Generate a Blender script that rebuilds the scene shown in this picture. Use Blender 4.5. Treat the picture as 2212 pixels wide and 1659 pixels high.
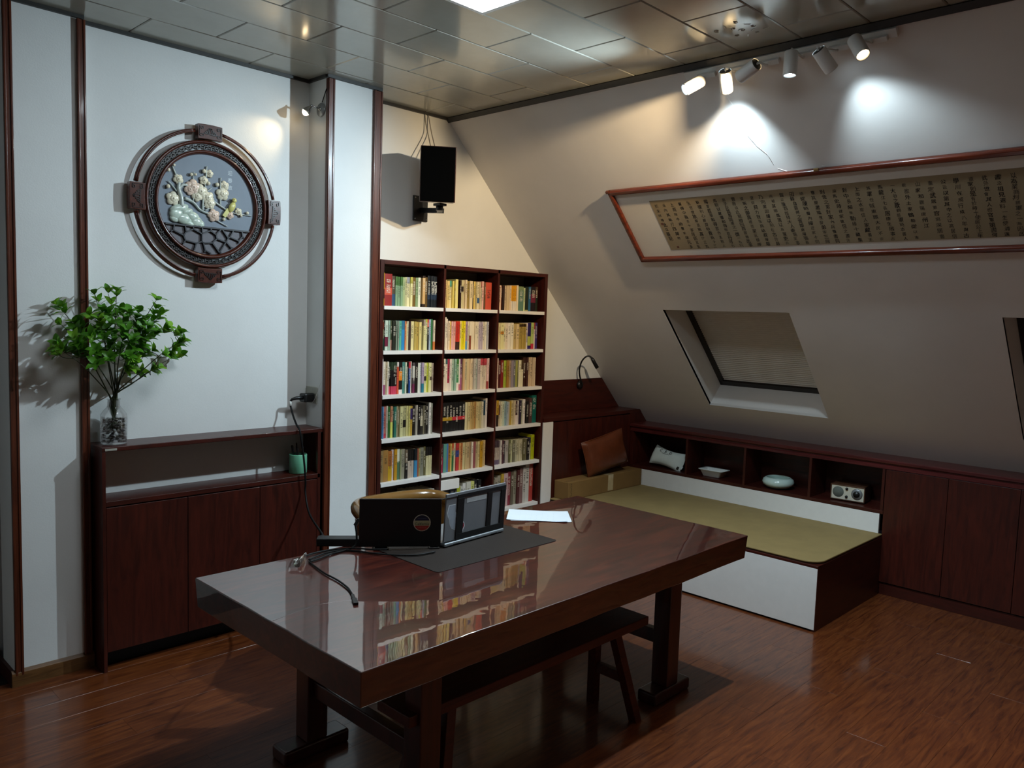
import bpy, bmesh, math, random
from mathutils import Vector, Matrix, Euler
random.seed(7)
sc = bpy.context.scene
COL = sc.collection
for o in list(bpy.data.objects): bpy.data.objects.remove(o)
V = Vector

# ------------------------------------------------------------ camera
cam_d = bpy.data.cameras.new('camera')
cam_d.sensor_width = 36.0
cam_d.lens = 1732.46*36.0/2212.0
cam_d.clip_start = 0.05
cam = bpy.data.objects.new('camera', cam_d); COL.objects.link(cam)
R = Matrix(((0.6986650601672919, -0.7146960935276171, 0.032812003867455974),
            (0.03803639925676481, 0.08290227395461561, 0.9958315346004735),
            (-0.7144370973241901, -0.6945046485586094, 0.08510538818117341)))
cam.matrix_world = Matrix.Translation((-3.1033, -4.0858, 1.7398)) @ R.transposed().to_4x4()
sc.camera = cam

# ------------------------------------------------------------ world, view
w = bpy.data.worlds.new('night'); sc.world = w; w.use_nodes = True
w.node_tree.nodes['Background'].inputs[0].default_value = (0.004, 0.005, 0.008, 1)
w.node_tree.nodes['Background'].inputs[1].default_value = 1.0
sc.view_settings.view_transform = 'Standard'
sc.view_settings.look = 'None'
sc.view_settings.exposure = 0.0
sc.view_settings.gamma = 1.0
sc.view_settings.use_curve_mapping = False
try:
    sc.cycles.use_denoising = True
    sc.cycles.max_bounces = 10
    sc.cycles.diffuse_bounces = 5
    sc.cycles.sample_clamp_indirect = 6.0
    sc.cycles.caustics_reflective = False
    sc.cycles.caustics_refractive = False
except Exception: pass

# light settings of the lamps that stand in the room (used by their builders below)
COOL = (0.70, 0.89, 1.0)
WARM = (1.0, 0.74, 0.42)
PANEL_COL, PANEL_STR = (0.84, 0.94, 1.0), 24.0
# index: (power W, colour, half angle deg, blend, aim point)
TRACK = [
    (190, COOL, 62, 1.0, (-2.6, 0.0, 0.75)),
    (40, COOL, 44, 0.8, (0.80, -1.90, 2.42)),
    (135, WARM, 40, 0.9, (0.85, 0.0, 2.05)),
    (190, COOL, 54, 0.5, (0.20, -2.42, 0.0)),
    (19, COOL, 44, 0.8, (0.80, -2.75, 2.42)),
    (95, WARM, 50, 0.9, (-0.55, -4.2, 0.6)),
]

# ------------------------------------------------------------ helpers
class MB:
    """collects boxes, tubes, lathes... in world space and links them as ONE mesh object"""
    def __init__(s): s.v=[]; s.f=[]; s.m=[]; s.s=[]; s.mi=0; s.sm=False
    def add(s, vs, fs):
        b=len(s.v); s.v += [tuple(x) for x in vs]
        for f in fs: s.f.append([b+i for i in f]); s.m.append(s.mi); s.s.append(s.sm)
        return s
    def box(s, a, b):
        x0,y0,z0=a; x1,y1,z1=b
        if x0>x1: x0,x1=x1,x0
        if y0>y1: y0,y1=y1,y0
        if z0>z1: z0,z1=z1,z0
        return s.add([(x0,y0,z0),(x1,y0,z0),(x1,y1,z0),(x0,y1,z0),(x0,y0,z1),(x1,y0,z1),(x1,y1,z1),(x0,y1,z1)],
              [(0,3,2,1),(4,5,6,7),(0,1,5,4),(1,2,6,5),(2,3,7,6),(3,0,4,7)])
    def obox(s, c, ax, ay, az):
        """box with centre c and three half-axis vectors"""
        c=V(c);ax=V(ax);ay=V(ay);az=V(az)
        P=[c-ax-ay-az,c+ax-ay-az,c+ax+ay-az,c-ax+ay-az,c-ax-ay+az,c+ax-ay+az,c+ax+ay+az,c-ax+ay+az]
        return s.add(P,[(0,3,2,1),(4,5,6,7),(0,1,5,4),(1,2,6,5),(2,3,7,6),(3,0,4,7)])
    def bar(s, p, q, w, h, up=(0,0,1)):
        p=V(p);q=V(q);d=(q-p); L=d.length; d=d/L; side=d.cross(V(up))
        if side.length<1e-4: side=d.cross(V((1,0,0)))
        side.normalize(); u=side.cross(d)
        return s.obox((p+q)/2, d*L/2, side*w/2, u*h/2)
    def tube(s, pts, r, n=8, closed=False, caps=True):
        pts=[V(p) for p in pts]; N=len(pts); rs=r if isinstance(r,(list,tuple)) else [r]*N
        ring=[]; u=None
        for i,p in enumerate(pts):
            if closed: t=pts[(i+1)%N]-pts[i-1]
            else: t=pts[min(i+1,N-1)]-pts[max(i-1,0)]
            t.normalize()
            if u is None:
                u=t.orthogonal(); 
            u=(u-t*u.dot(t)); u.normalize(); w_=t.cross(u)
            ring.append([p+(u*math.cos(2*math.pi*k/n)+w_*math.sin(2*math.pi*k/n))*rs[i] for k in range(n)])
        vs=[q for rr in ring for q in rr]; fs=[]
        for i in range(N if closed else N-1):
            j=(i+1)%N
            for k in range(n): fs.append((i*n+k,i*n+(k+1)%n,j*n+(k+1)%n,j*n+k))
        if caps and not closed:
            fs.append(tuple(reversed(range(n)))); fs.append(tuple((N-1)*n+k for k in range(n)))
        o=s.sm; s.sm=True; s.add(vs,fs); s.sm=o; return s
    def lathe(s, prof, c=(0,0,0), n=24, M=None, cap=True):
        """profile of (r,z) turned about z"""
        vs=[];fs=[]
        for r,z in prof:
            for k in range(n):
                a=2*math.pi*k/n; p=V((r*math.cos(a),r*math.sin(a),z))
                if M is not None: p=M@p
                vs.append(V(c)+p)
        for i in range(len(prof)-1):
            for k in range(n): fs.append((i*n+k,i*n+(k+1)%n,(i+1)*n+(k+1)%n,(i+1)*n+k))
        if cap: fs.append(tuple(reversed(range(n)))); fs.append(tuple((len(prof)-1)*n+k for k in range(n)))
        o=s.sm; s.sm=True; s.add(vs,fs); s.sm=o; return s
    def prism(s, poly, d):
        """polygon of 3-D points pushed along vector d"""
        n=len(poly); d=V(d); P=[V(p) for p in poly]
        return s.add(P+[p+d for p in P],[tuple(reversed(range(n))),tuple(range(n,2*n))]+[(i,(i+1)%n,n+(i+1)%n,n+i) for i in range(n)])
    def blob(s, c, r, nu=10, nv=7, M=None):
        rx,ry,rz = r if isinstance(r,(tuple,list)) else (r,r,r)
        vs=[];fs=[]
        for i in range(nv+1):
            t=math.pi*i/nv
            for k in range(nu):
                a=2*math.pi*k/nu; p=V((rx*math.sin(t)*math.cos(a),ry*math.sin(t)*math.sin(a),rz*math.cos(t)))
                if M is not None: p=M@p
                vs.append(V(c)+p)
        for i in range(nv):
            for k in range(nu): fs.append((i*nu+k,(i+1)*nu+k,(i+1)*nu+(k+1)%nu,i*nu+(k+1)%nu))
        o=s.sm; s.sm=True; s.add(vs,fs); s.sm=o; return s
    def mesh(s, name, mats, off=V((0,0,0))):
        me=bpy.data.meshes.new(name)
        me.from_pydata([(x[0]-off[0],x[1]-off[1],x[2]-off[2]) for x in s.v],[],s.f)
        for m in (mats if isinstance(mats,(list,tuple)) else [mats]): me.materials.append(m)
        me.polygons.foreach_set('material_index', s.m); me.polygons.foreach_set('use_smooth', s.s)
        me.update(); return me
    def obj(s, name, mats, parent=None, bevel=0, seg=2):
        off=V((0,0,0))
        if parent is not None:
            p=parent
            while p is not None: off=off+V(p.location); p=p.parent
        elif s.v and parent is None:
            xs=[q[0] for q in s.v];ys=[q[1] for q in s.v];zs=[q[2] for q in s.v]
            off=V(((min(xs)+max(xs))/2,(min(ys)+max(ys))/2,min(zs)))
        o=bpy.data.objects.new(name, s.mesh(name,mats,off)); COL.objects.link(o)
        if parent is not None: o.parent=parent
        else: o.location=off
        if bevel:
            b=o.modifiers.new('Bevel','BEVEL'); b.width=bevel; b.segments=seg; b.limit_method='ANGLE'; b.angle_limit=0.7
            o.data.polygons.foreach_set('use_smooth',[True]*len(o.data.polygons))
            wn=o.modifiers.new('WN','WEIGHTED_NORMAL'); wn.keep_sharp=True
        return o

def thing(name, label, cat, loc=(0,0,0), group=None):
    o=bpy.data.objects.new(name,None); COL.objects.link(o); o.location=loc; o.empty_display_size=0.05
    o['label']=label; o['category']=cat
    if group: o['group']=group
    return o
def tag(o,label,cat,group=None):
    o['label']=label; o['category']=cat
    if group: o['group']=group
    return o
def struct(o):
    o['kind']='structure'; return o
def flat(o):
    o.data.polygons.foreach_set('use_smooth',[False]*len(o.data.polygons)); return o

_tc={}
def glyphs(ch, res=2):
    """flat outline of a character as (verts2d, faces), centred on 0,0, height about 1"""
    if ch in _tc: return _tc[ch]
    c=bpy.data.curves.new('t','FONT'); c.body=ch; c.resolution_u=res; c.size=1.0
    o=bpy.data.objects.new('t',c); COL.objects.link(o)
    dg=bpy.context.evaluated_depsgraph_get(); dg.update()
    m=bpy.data.meshes.new_from_object(o.evaluated_get(dg))
    vs=[(v.co.x,v.co.y) for v in m.vertices]; fs=[tuple(p.vertices) for p in m.polygons]
    bpy.data.objects.remove(o); bpy.data.curves.remove(c); bpy.data.meshes.remove(m)
    if vs:
        x0=min(v[0] for v in vs);x1=max(v[0] for v in vs);y0=min(v[1] for v in vs);y1=max(v[1] for v in vs)
        vs=[(a-(x0+x1)/2,b-(y0+y1)/2) for a,b in vs]
        _tc[ch]=(vs,fs,x1-x0,y1-y0)
    else: _tc[ch]=([],[],0.3,0)
    return _tc[ch]
def put_text(mb, txt, c, ux, uy, size, bold=0.0, wide=None):
    """flat lettering centred at c in the plane ux,uy; size = em height"""
    vs,fs,wd,ht=glyphs(txt)
    c=V(c);ux=V(ux);uy=V(uy)
    k=size if wide is None else wide/wd
    mb.add([c+ux*(a*k)+uy*(b*size if wide is None else b*k) for a,b in vs],fs)

# ------------------------------------------------------------ materials
def lin(h):
    h=h.lstrip('#'); r=[int(h[i:i+2],16)/255 for i in (0,2,4)]
    return tuple(c/12.92 if c<=0.04045 else ((c+0.055)/1.055)**2.4 for c in r)
class NT:
    def __init__(s,name):
        s.m=bpy.data.materials.new(name); s.m.use_nodes=True; s.t=s.m.node_tree; s.n=s.t.nodes
        s.b=s.n['Principled BSDF']
    def node(s,ty,**kw):
        n=s.n.new(ty)
        for k,v in kw.items(): setattr(n,k,v)
        return n
    def link(s,a,b): s.t.links.new(a,b)
    def set(s,**kw):
        for k,v in kw.items():
            i=s.b.inputs[k.replace('_',' ')]
            i.default_value = (*v,1) if isinstance(v,tuple) and len(v)==3 else v
        return s
    def coords(s,scale=(1,1,1),kind='Object',rot=(0,0,0)):
        tc=s.node('ShaderNodeTexCoord'); mp=s.node('ShaderNodeMapping')
        mp.inputs['Scale'].default_value=scale; mp.inputs['Rotation'].default_value=rot
        s.link(tc.outputs[kind],mp.inputs['Vector']); return mp
    def ramp(s,fac,stops):
        r=s.node('ShaderNodeValToRGB'); e=r.color_ramp.elements
        while len(e)<len(stops): e.new(0.5)
        for el,(p,c) in zip(e,stops): el.position=p; el.color=(*c,1)
        s.link(fac,r.inputs[0]); return r
    def noise(s,mp,scale=5,detail=4,rough=0.6,dist=0):
        n=s.node('ShaderNodeTexNoise'); n.inputs['Scale'].default_value=scale; n.inputs['Detail'].default_value=detail
        n.inputs['Roughness'].default_value=rough; n.inputs['Distortion'].default_value=dist
        if mp is not None: s.link(mp.outputs[0],n.inputs['Vector'])
        return n
    def bump(s,h,strength=0.2,dist=0.01):
        b=s.node('ShaderNodeBump'); b.inputs['Strength'].default_value=strength; b.inputs['Distance'].default_value=dist
        s.link(h,b.inputs['Height']); s.link(b.outputs[0],s.b.inputs['Normal']); return b
def mul(c,k): return tuple(min(1,x*k) for x in c)
def plain(name,hexc,rough=0.5,spec=0.5,metal=0.0,coat=0.0,var=0.12,scale=18,bump=0.0,bscale=120,coat_rough=0.05):
    t=NT(name); c=lin(hexc) if isinstance(hexc,str) else hexc
    mp=t.coords(); n=t.noise(mp,scale,3)
    r=t.ramp(n.outputs['Fac'],[(0.3,mul(c,1-var)),(0.7,mul(c,1+var))])
    t.link(r.outputs[0],t.b.inputs['Base Color'])
    t.set(Roughness=rough,Metallic=metal)
    t.b.inputs['Specular IOR Level'].default_value=spec
    t.b.inputs['Coat Weight'].default_value=coat; t.b.inputs['Coat Roughness'].default_value=coat_rough
    if bump:
        n2=t.noise(mp,bscale,3); t.bump(n2.outputs['Fac'],bump,0.004)
    return t.m
def wood(name,dark,light,stretch=(1,1,12),scale=9,rough=0.4,coat=0.0,spec=0.4,dist=1.2):
    t=NT(name); d=lin(dark); l=lin(light)
    mp=t.coords(tuple(1.0/x*3 for x in stretch)); n=t.noise(mp,scale,6,0.65,dist)
    r=t.ramp(n.outputs['Fac'],[(0.3,d),(0.72,l)])
    t.link(r.outputs[0],t.b.inputs['Base Color']); t.set(Roughness=rough)
    t.b.inputs['Specular IOR Level'].default_value=spec; t.b.inputs['Coat Weight'].default_value=coat; t.b.inputs['Coat Roughness'].default_value=0.08
    t.bump(n.outputs['Fac'],0.06,0.003)
    return t.m
def glow(name,col,strength):
    t=NT(name); t.set(Base_Color=col,Roughness=0.4)
    t.b.inputs['Emission Color'].default_value=(*col,1); t.b.inputs['Emission Strength'].default_value=strength
    return t.m

def wall_mat(name,hexc):
    t=NT(name); c=lin(hexc); mp=t.coords(); n=t.noise(mp,1.6,4); 
    r=t.ramp(n.outputs['Fac'],[(0.3,mul(c,0.93)),(0.7,mul(c,1.03))]); t.link(r.outputs[0],t.b.inputs['Base Color'])
    t.set(Roughness=0.55); t.b.inputs['Specular IOR Level'].default_value=0.35
    n2=t.noise(mp,140,3); n3=t.noise(mp,4.5,3)
    mx=t.node('ShaderNodeMath',operation='MULTIPLY_ADD'); t.link(n3.outputs['Fac'],mx.inputs[0]); mx.inputs[1].default_value=3.0; t.link(n2.outputs['Fac'],mx.inputs[2])
    t.bump(mx.outputs[0],0.10,0.004); return t.m

M_WALL=wall_mat('white_wall_paint','dfe0de')
M_SLOPE=wall_mat('slope_paint','dcd8d4')
M_RED=wood('dark_red_laminate','2a0d08','4a1a10',(1,1,9),10,0.38,0.1)
M_REDX=wood('dark_red_laminate_flat','2a0d08','4a1a10',(9,1,1),10,0.38,0.1)
M_REDY=wood('dark_red_laminate_long','2a0d08','46180f',(1,9,1),10,0.38,0.1)
M_TRIM=wood('wood_trim','3a170d','64301c',(1,1,14),14,0.32,0.25)
M_MOULD=wood('dark_rose_moulding','3c1414','5c2422',(1,12,1),10,0.32,0.2)
M_BENCH=wood('bench_wood','35130b','5a2416',(10,1,1),12,0.4,0.1)
M_KICK=plain('black_plinth','0a0605',0.7)
M_WHITE=plain('white_laminate','e2e0dc',0.35,var=0.02)
M_BACK=plain('grey_back_panel','5c564e',0.6,var=0.05)
M_EDGE=plain('dark_ceiling_edge','2a2a28',0.5,var=0.1)
M_BLACK=plain('black_plastic','0c0c0d',0.4,var=0.15)
M_SPK=plain('black_speaker_cloth','020202',0.95,0.05,var=0.1,bump=0.4,bscale=900)
M_SPKW=wood('walnut_speaker_veneer','2a120a','4d2616',(1,1,8),14,0.3,0.2)
M_LAPT=plain('black_laptop_shell','070709',0.38,var=0.1)
M_SILV=plain('silver_aluminium','8d9093',0.38,0.5,metal=0.6,var=0.04)
M_MAT=plain('brown_leather_desk_mat','251e1a',0.6,0.2,var=0.12,bump=0.3,bscale=400)
M_PAPER=plain('white_paper','c9ced2',0.6,var=0.02)
M_CORD=plain('black_cord','060505',0.65,0.25)
M_GCORD=plain('grey_cord','8a857c',0.5)
M_WCORD=plain('white_cord','dadad6',0.5)
M_LEATHER=plain('brown_leather','5e2e18',0.32,0.5,var=0.2,scale=9,bump=0.25,bscale=160)
M_CHAIR=plain('polished_brown_leather','6a4a22',0.22,0.5,coat=0.5,var=0.15,scale=7)
M_TATAMI=plain('tan_woven_mat','8c774c',0.75,0.25,var=0.08,scale=7,bump=0.5,bscale=600)
M_MATEDGE=plain('dark_mat_binding','33230f',0.7)
M_CARD=plain('brown_cardboard','7d6038',0.75,0.2,var=0.1,scale=6)
M_TAPE=plain('clear_packing_tape','b9a680',0.12,0.6,coat=0.6,var=0.1)
M_CERAM=plain('celadon_glaze','bcd0c9',0.08,0.6,coat=0.8,var=0.03)
M_DISH=plain('white_porcelain','e4e8e4',0.12,0.5,coat=0.5,var=0.02)
M_PILW=plain('white_padded_cloth','d5dbd3',0.7,0.3,var=0.04,bump=0.2,bscale=500)
M_INK=plain('black_ink','0d0a08',0.8)
M_GREENC=plain('mint_green_cup','6fb391',0.35,0.5,coat=0.2,var=0.05)
M_CHROME=plain('chrome','c8c8c8',0.12,0.5,metal=1.0,var=0.02)
M_LAMPW=plain('white_lamp_enamel','d9d9d6',0.35,var=0.02)
M_PLATE=plain('grey_socket_plate','a3a296',0.4,var=0.03)
M_STEM=plain('brown_green_stem','2c3618',0.6,var=0.25,scale=40)
M_LEAF=None
t=NT('green_leaf'); oi=t.node('ShaderNodeObjectInfo'); r=t.ramp(oi.outputs['Random'],[(0.0,lin('4a8a20')),(0.5,lin('6aa824')),(1.0,lin('93c935'))])
mp=t.coords(); n=t.noise(mp,60,2); mx=t.node('ShaderNodeMix',data_type='RGBA',blend_type='MULTIPLY'); mx.inputs[0].default_value=0.35
t.link(r.outputs[0],mx.inputs[6]); t.link(n.outputs['Fac'],mx.inputs[7]); t.link(mx.outputs[2],t.b.inputs['Base Color'])
t.set(Roughness=0.42); t.b.inputs['Subsurface Weight'].default_value=0.0
tr=t.node('ShaderNodeBsdfTranslucent'); t.link(mx.outputs[2],tr.inputs[0]); ms=t.node('ShaderNodeMixShader'); ms.inputs[0].default_value=0.3
t.link(t.b.outputs[0],ms.inputs[1]); t.link(tr.outputs[0],ms.inputs[2]); t.link(ms.outputs[0],t.n['Material Output'].inputs[0]); M_LEAF=t.m
def glass(name,col=(1,1,1),rough=0.0,bumpx=False):
    t=NT(name); t.set(Base_Color=col,Roughness=rough); t.b.inputs['Transmission Weight'].default_value=1.0; t.b.inputs['IOR'].default_value=1.45
    # thin real glass: lets most light through so that what stands behind is lit
    tb=t.node('ShaderNodeBsdfTransparent'); ms=t.node('ShaderNodeMixShader'); ms.inputs[0].default_value=0.55
    t.link(t.b.outputs[0],ms.inputs[1]); t.link(tb.outputs[0],ms.inputs[2]); t.link(ms.outputs[0],t.n['Material Output'].inputs[0])
    return t.m
M_GLASS=glass('clear_glass')

# floor plank: every plank shifts its grain by its own random number
t=NT('laminate_plank'); oi=t.node('ShaderNodeObjectInfo'); tc=t.node('ShaderNodeTexCoord')
va=t.node('ShaderNodeVectorMath',operation='ADD'); cx=t.node('ShaderNodeCombineXYZ')
m1=t.node('ShaderNodeMath',operation='MULTIPLY'); m1.inputs[1].default_value=37.0; t.link(oi.outputs['Random'],m1.inputs[0]); t.link(m1.outputs[0],cx.inputs[0]); t.link(m1.outputs[0],cx.inputs[1])
t.link(tc.outputs['Object'],va.inputs[0]); t.link(cx.outputs[0],va.inputs[1])
mp=t.node('ShaderNodeMapping'); mp.inputs['Scale'].default_value=(1.6,16,1); t.link(va.outputs[0],mp.inputs[0])
n=t.noise(mp,3.2,8,0.68,0.9)
r=t.ramp(n.outputs['Fac'],[(0.30,lin('34150a')),(0.45,lin('582a12')),(0.6,lin('6b3819')),(0.78,lin('804824'))])
t.link(r.outputs[0],t.b.inputs['Base Color']); t.set(Roughness=0.34); t.b.inputs['Specular IOR Level'].default_value=0.4
t.b.inputs['Coat Weight'].default_value=0.6; t.b.inputs['Coat Roughness'].default_value=0.12
t.bump(n.outputs['Fac'],0.05,0.003); M_PLANK=t.m

# table top: deep red-brown slab under a thick gloss lacquer with gentle ripples
t=NT('lacquered_rosewood'); mp=t.coords((0.9,5.5,5.5)); n=t.noise(mp,2.4,8,0.62,1.8)
r=t.ramp(n.outputs['Fac'],[(0.28,lin('1e0805')),(0.5,lin('3a120b')),(0.66,lin('4e1d11')),(0.85,lin('6a321e'))])
t.link(r.outputs[0],t.b.inputs['Base Color']); t.set(Roughness=0.35); t.b.inputs['Coat Weight'].default_value=1.0; t.b.inputs['Coat Roughness'].default_value=0.0; t.b.inputs['Coat IOR'].default_value=1.85
mp2=t.coords((1,1,1)); n2=t.noise(mp2,9,2,0.5); n3=t.noise(mp2,2.2,1,0.5)
ad=t.node('ShaderNodeMath',operation='MULTIPLY_ADD'); t.link(n3.outputs['Fac'],ad.inputs[0]); ad.inputs[1].default_value=1.5; t.link(n2.outputs['Fac'],ad.inputs[2])
bp=t.node('ShaderNodeBump'); bp.inputs['Strength'].default_value=0.10; bp.inputs['Distance'].default_value=0.004; t.link(ad.outputs[0],bp.inputs['Height']); t.link(bp.outputs[0],t.b.inputs['Coat Normal'])
M_TABLE=t.m
t=NT('table_leg_wood'); mp=t.coords((4,4,0.7)); n=t.noise(mp,3,6,0.6,1.2)
r=t.ramp(n.outputs['Fac'],[(0.3,lin('260a06')),(0.75,lin('4f1a10'))]); t.link(r.outputs[0],t.b.inputs['Base Color']); t.set(Roughness=0.3); t.b.inputs['Coat Weight'].default_value=0.4; M_TLEG=t.m

# ceiling tile: coated aluminium, satin gloss, faint mottling
t=NT('ceiling_tile_metal'); oi=t.node('ShaderNodeObjectInfo'); mp=t.coords((1,1,1)); n=t.noise(mp,7,5,0.6)
r=t.ramp(n.outputs['Fac'],[(0.3,lin('a9a79c')),(0.7,lin('b0aea3'))]); t.link(r.outputs[0],t.b.inputs['Base Color'])
r2=t.ramp(n.outputs['Fac'],[(0.3,(0.13,)*3),(0.75,(0.16,)*3)]); t.link(r2.outputs[0],t.b.inputs['Roughness']); t.b.inputs['Specular IOR Level'].default_value=0.75
t.b.inputs['Metallic'].default_value=0.15; M_TILE=t.m

# book covers: all colours come from the book's own properties (cloth, printed bands, spine title)
t=NT('book_cover'); oi=t.node('ShaderNodeObjectInfo'); tc=t.node('ShaderNodeTexCoord'); sx=t.node('ShaderNodeSeparateXYZ'); t.link(tc.outputs['Generated'],sx.inputs[0])
def oattr(nm):
    a=t.node('ShaderNodeAttribute'); a.attribute_type='OBJECT'; a.attribute_name=nm; return a
def mth(op,a,b):
    m=t.node('ShaderNodeMath',operation=op)
    for i,x in enumerate((a,b)):
        if isinstance(x,(int,float)): m.inputs[i].default_value=x
        else: t.link(x,m.inputs[i])
    return m.outputs[0]
col=oi.outputs['Color']
def mixc(f,a,b):
    m=t.node('ShaderNodeMix',data_type='RGBA'); t.link(f,m.inputs[0]); t.link(a,m.inputs[6]); t.link(b,m.inputs[7]); return m.outputs[2]
Z=sx.outputs[2]; X=sx.outputs[0]
for k in ('1','2'):
    f=mth('MULTIPLY',mth('GREATER_THAN',Z,oattr('b'+k).outputs['Fac']),mth('LESS_THAN',Z,oattr('e'+k).outputs['Fac']))
    col=mixc(f,col,oattr('c'+k).outputs['Color'])
# title: a column of small marks
N_=oattr('tn').outputs['Fac']
cz=mth('FLOOR',mth('MULTIPLY',Z,N_),0); cv=t.node('ShaderNodeCombineXYZ'); t.link(cz,cv.inputs[2]); t.link(oi.outputs['Random'],cv.inputs[0])
wn=t.node('ShaderNodeTexWhiteNoise'); t.link(cv.outputs[0],wn.inputs[0])
fr=mth('FRACT',mth('MULTIPLY',Z,N_),0)
fx=mth('FLOOR',mth('MULTIPLY',X,9),0); fz=mth('FLOOR',mth('MULTIPLY',fr,5),0); cv2=t.node('ShaderNodeCombineXYZ'); t.link(fx,cv2.inputs[0]); t.link(fz,cv2.inputs[1]); t.link(mth('ADD',cz,oi.outputs['Random']),cv2.inputs[2])
wn2=t.node('ShaderNodeTexWhiteNoise'); t.link(cv2.outputs[0],wn2.inputs[0])
f=mth('MULTIPLY',mth('GREATER_THAN',Z,oattr('t0').outputs['Fac']),mth('LESS_THAN',Z,oattr('t1').outputs['Fac']))
f=mth('MULTIPLY',f,mth('MULTIPLY',mth('GREATER_THAN',X,0.24),mth('LESS_THAN',X,0.76)))
f=mth('MULTIPLY',f,mth('MULTIPLY',mth('GREATER_THAN',fr,0.12),mth('LESS_THAN',fr,0.88)))
f=mth('MULTIPLY',f,mth('GREATER_THAN',wn2.outputs[0],0.42)); f=mth('MULTIPLY',f,mth('GREATER_THAN',wn.outputs[0],0.12))
ge=t.node('ShaderNodeNewGeometry'); sn=t.node('ShaderNodeSeparateXYZ'); t.link(tc.outputs['Normal'],sn.inputs[0]); f=mth('MULTIPLY',f,mth('LESS_THAN',sn.outputs[1],-0.3))
f=mth('MULTIPLY',f,0.85)
col=mixc(f,col,oattr('tc').outputs['Color'])
t.link(col,t.b.inputs['Base Color']); t.set(Roughness=0.4); M_BOOK=t.m
M_PAGES=plain('book_pages','c9bfa4',0.85,var=0.08,scale=60)
# ============================================================ ROOM
H=3.01
XM,YM=-4.9,-5.8                  # left and near ends of the room, behind the camera
def xs(z): return 0.4117+(H-z)*(2.1327/2.1558)     # x of the sloping wall at height z
SN=V((2.1558,0,2.1327)).normalized()                # slope normal, pointing outwards
SD=V((2.1327,0,-2.1558)).normalized()               # down the slope
def sp(y,z,off=0.0):
    """point on the sloping wall, off metres towards the room"""
    return V((xs(z),y,z))-SN*off

# floor: planks running along x, each its own piece
fl=MB().box((XM,YM,-0.06),(2.7,0.3,-0.006)).obj('floor',M_KICK); struct(fl)
PW,PL=0.165,1.22
pm=MB(); e=0.0002; g=0.0003
x0,x1,y0,y1=g,PL-g,g,PW-g
pm.add([(x0,y0,-0.006),(x1,y0,-0.006),(x1,y1,-0.006),(x0,y1,-0.006),(x0,y0,-e),(x1,y0,-e),(x1,y1,-e),(x0,y1,-e),(x0+e,y0+e,0),(x1-e,y0+e,0),(x1-e,y1-e,0),(x0+e,y1-e,0)],
       [(0,1,5,4),(1,2,6,5),(2,3,7,6),(3,0,4,7),(4,5,9,8),(5,6,10,9),(6,7,11,10),(7,4,8,11),(8,9,10,11)])
pme=pm.mesh('plank',M_PLANK)
def plank(x,y):
    o=bpy.data.objects.new('plank',pme); COL.objects.link(o); o.parent=fl; o.location=V((x,y,0))-fl.location
row=0; y=-0.2
while y>-5.3:
    xo=-3.7+((row*0.37)%1.0)*PL
    x=xo-PL
    xend = 1.35 if y>-2.24 else 2.32
    while x<xend:
        if x>-4.3: plank(x,y)
        x+=PL
    row+=1; y-=PW

# ceiling: tiles of coated metal in staggered rows
ce=MB().box((XM,YM,H+0.012),(0.75,0.3,H+0.08)).obj('ceiling',M_EDGE); struct(ce)
TL,TW=0.605,0.3
def tile_mesh(x0,x1,y0,y1):
    b=MB(); g=0.0022; c=0.004; x0+=g;x1-=g;y0+=g;y1-=g; t=0.014
    b.add([(x0,y0,t),(x1,y0,t),(x1,y1,t),(x0,y1,t),(x0,y0,c),(x1,y0,c),(x1,y1,c),(x0,y1,c),(x0+c,y0+c,0),(x1-c,y0+c,0),(x1-c,y1-c,0),(x0+c,y1-c,0)],
      [(4,5,1,0),(5,6,2,1),(6,7,3,2),(7,4,0,3),(8,9,5,4),(9,10,6,5),(10,11,7,6),(11,8,4,7),(11,10,9,8)])
    return b.mesh('ceiling_tile',M_TILE)
full=tile_mesh(0,TL,-TW,0); cut={}
for r in range(0,18):
    y=-TW*r
    off=-0.392 if r%2==0 else -0.0895
    k=-8
    while True:
        x=off+k*TL; k+=1
        if x>0.41: break
        if x<-4.6: continue
        if r in (5,6) and -1.5<x+TL/2<-0.69:      # the light panel hangs here
            if r==6:                               # row 6 is staggered: its tiles are cut to the panel
                a,b=(x,-1.302) if x<-1.31 else (-0.697,x+TL)
                if b-a<0.05 or (x>-1.2 and x+TL<-0.69): continue
                key=(round(b-a,3),); 
                if key not in cut: cut[key]=tile_mesh(0,b-a,-TW,0)
                me=cut[key]; x=a
            else: continue
        elif x+TL>0.412:
            key=(round(0.412-x,3),)
            if key not in cut: cut[key]=tile_mesh(0,0.412-x,-TW,0)
            me=cut[key]
        else: me=full
        o=bpy.data.objects.new('ceiling_tile',me); COL.objects.link(o); o.parent=ce; o.location=V((x,y,H))-V(ce.location)
# printed flower sprigs on one tile by the lamp rail, reflected glint painted in
pf=MB()
def spiral(cx,cy,r,turn,w):
    pts=[(cx+r*(1-i/16)*math.cos(turn+i*0.55),cy+r*(1-i/16)*math.sin(turn+i*0.55),H-0.0012) for i in range(15)]
    pf.tube(pts,w,4)
for cx,cy,r,tn in [(0.09,-2.16,.016,0),(0.11,-2.23,.012,1),(0.15,-2.25,.017,2),(0.05,-2.27,.013,3),(0.19,-2.20,.013,4),(0.13,-2.31,.012,5),(0.21,-2.29,.010,1)]: spiral(cx,cy,r,tn,0.0013)
for cx,cy,an in [(0.07,-2.21,.3),(0.17,-2.29,.9),(0.19,-2.34,1.5),(0.10,-2.30,2.2),(0.22,-2.24,.5)]:
    pf.obox((cx,cy,H-0.0008),(0.014*math.cos(an),0.014*math.sin(an),0),(-0.003*math.sin(an),0.003*math.cos(an),0),(0,0,0.0005))
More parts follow.
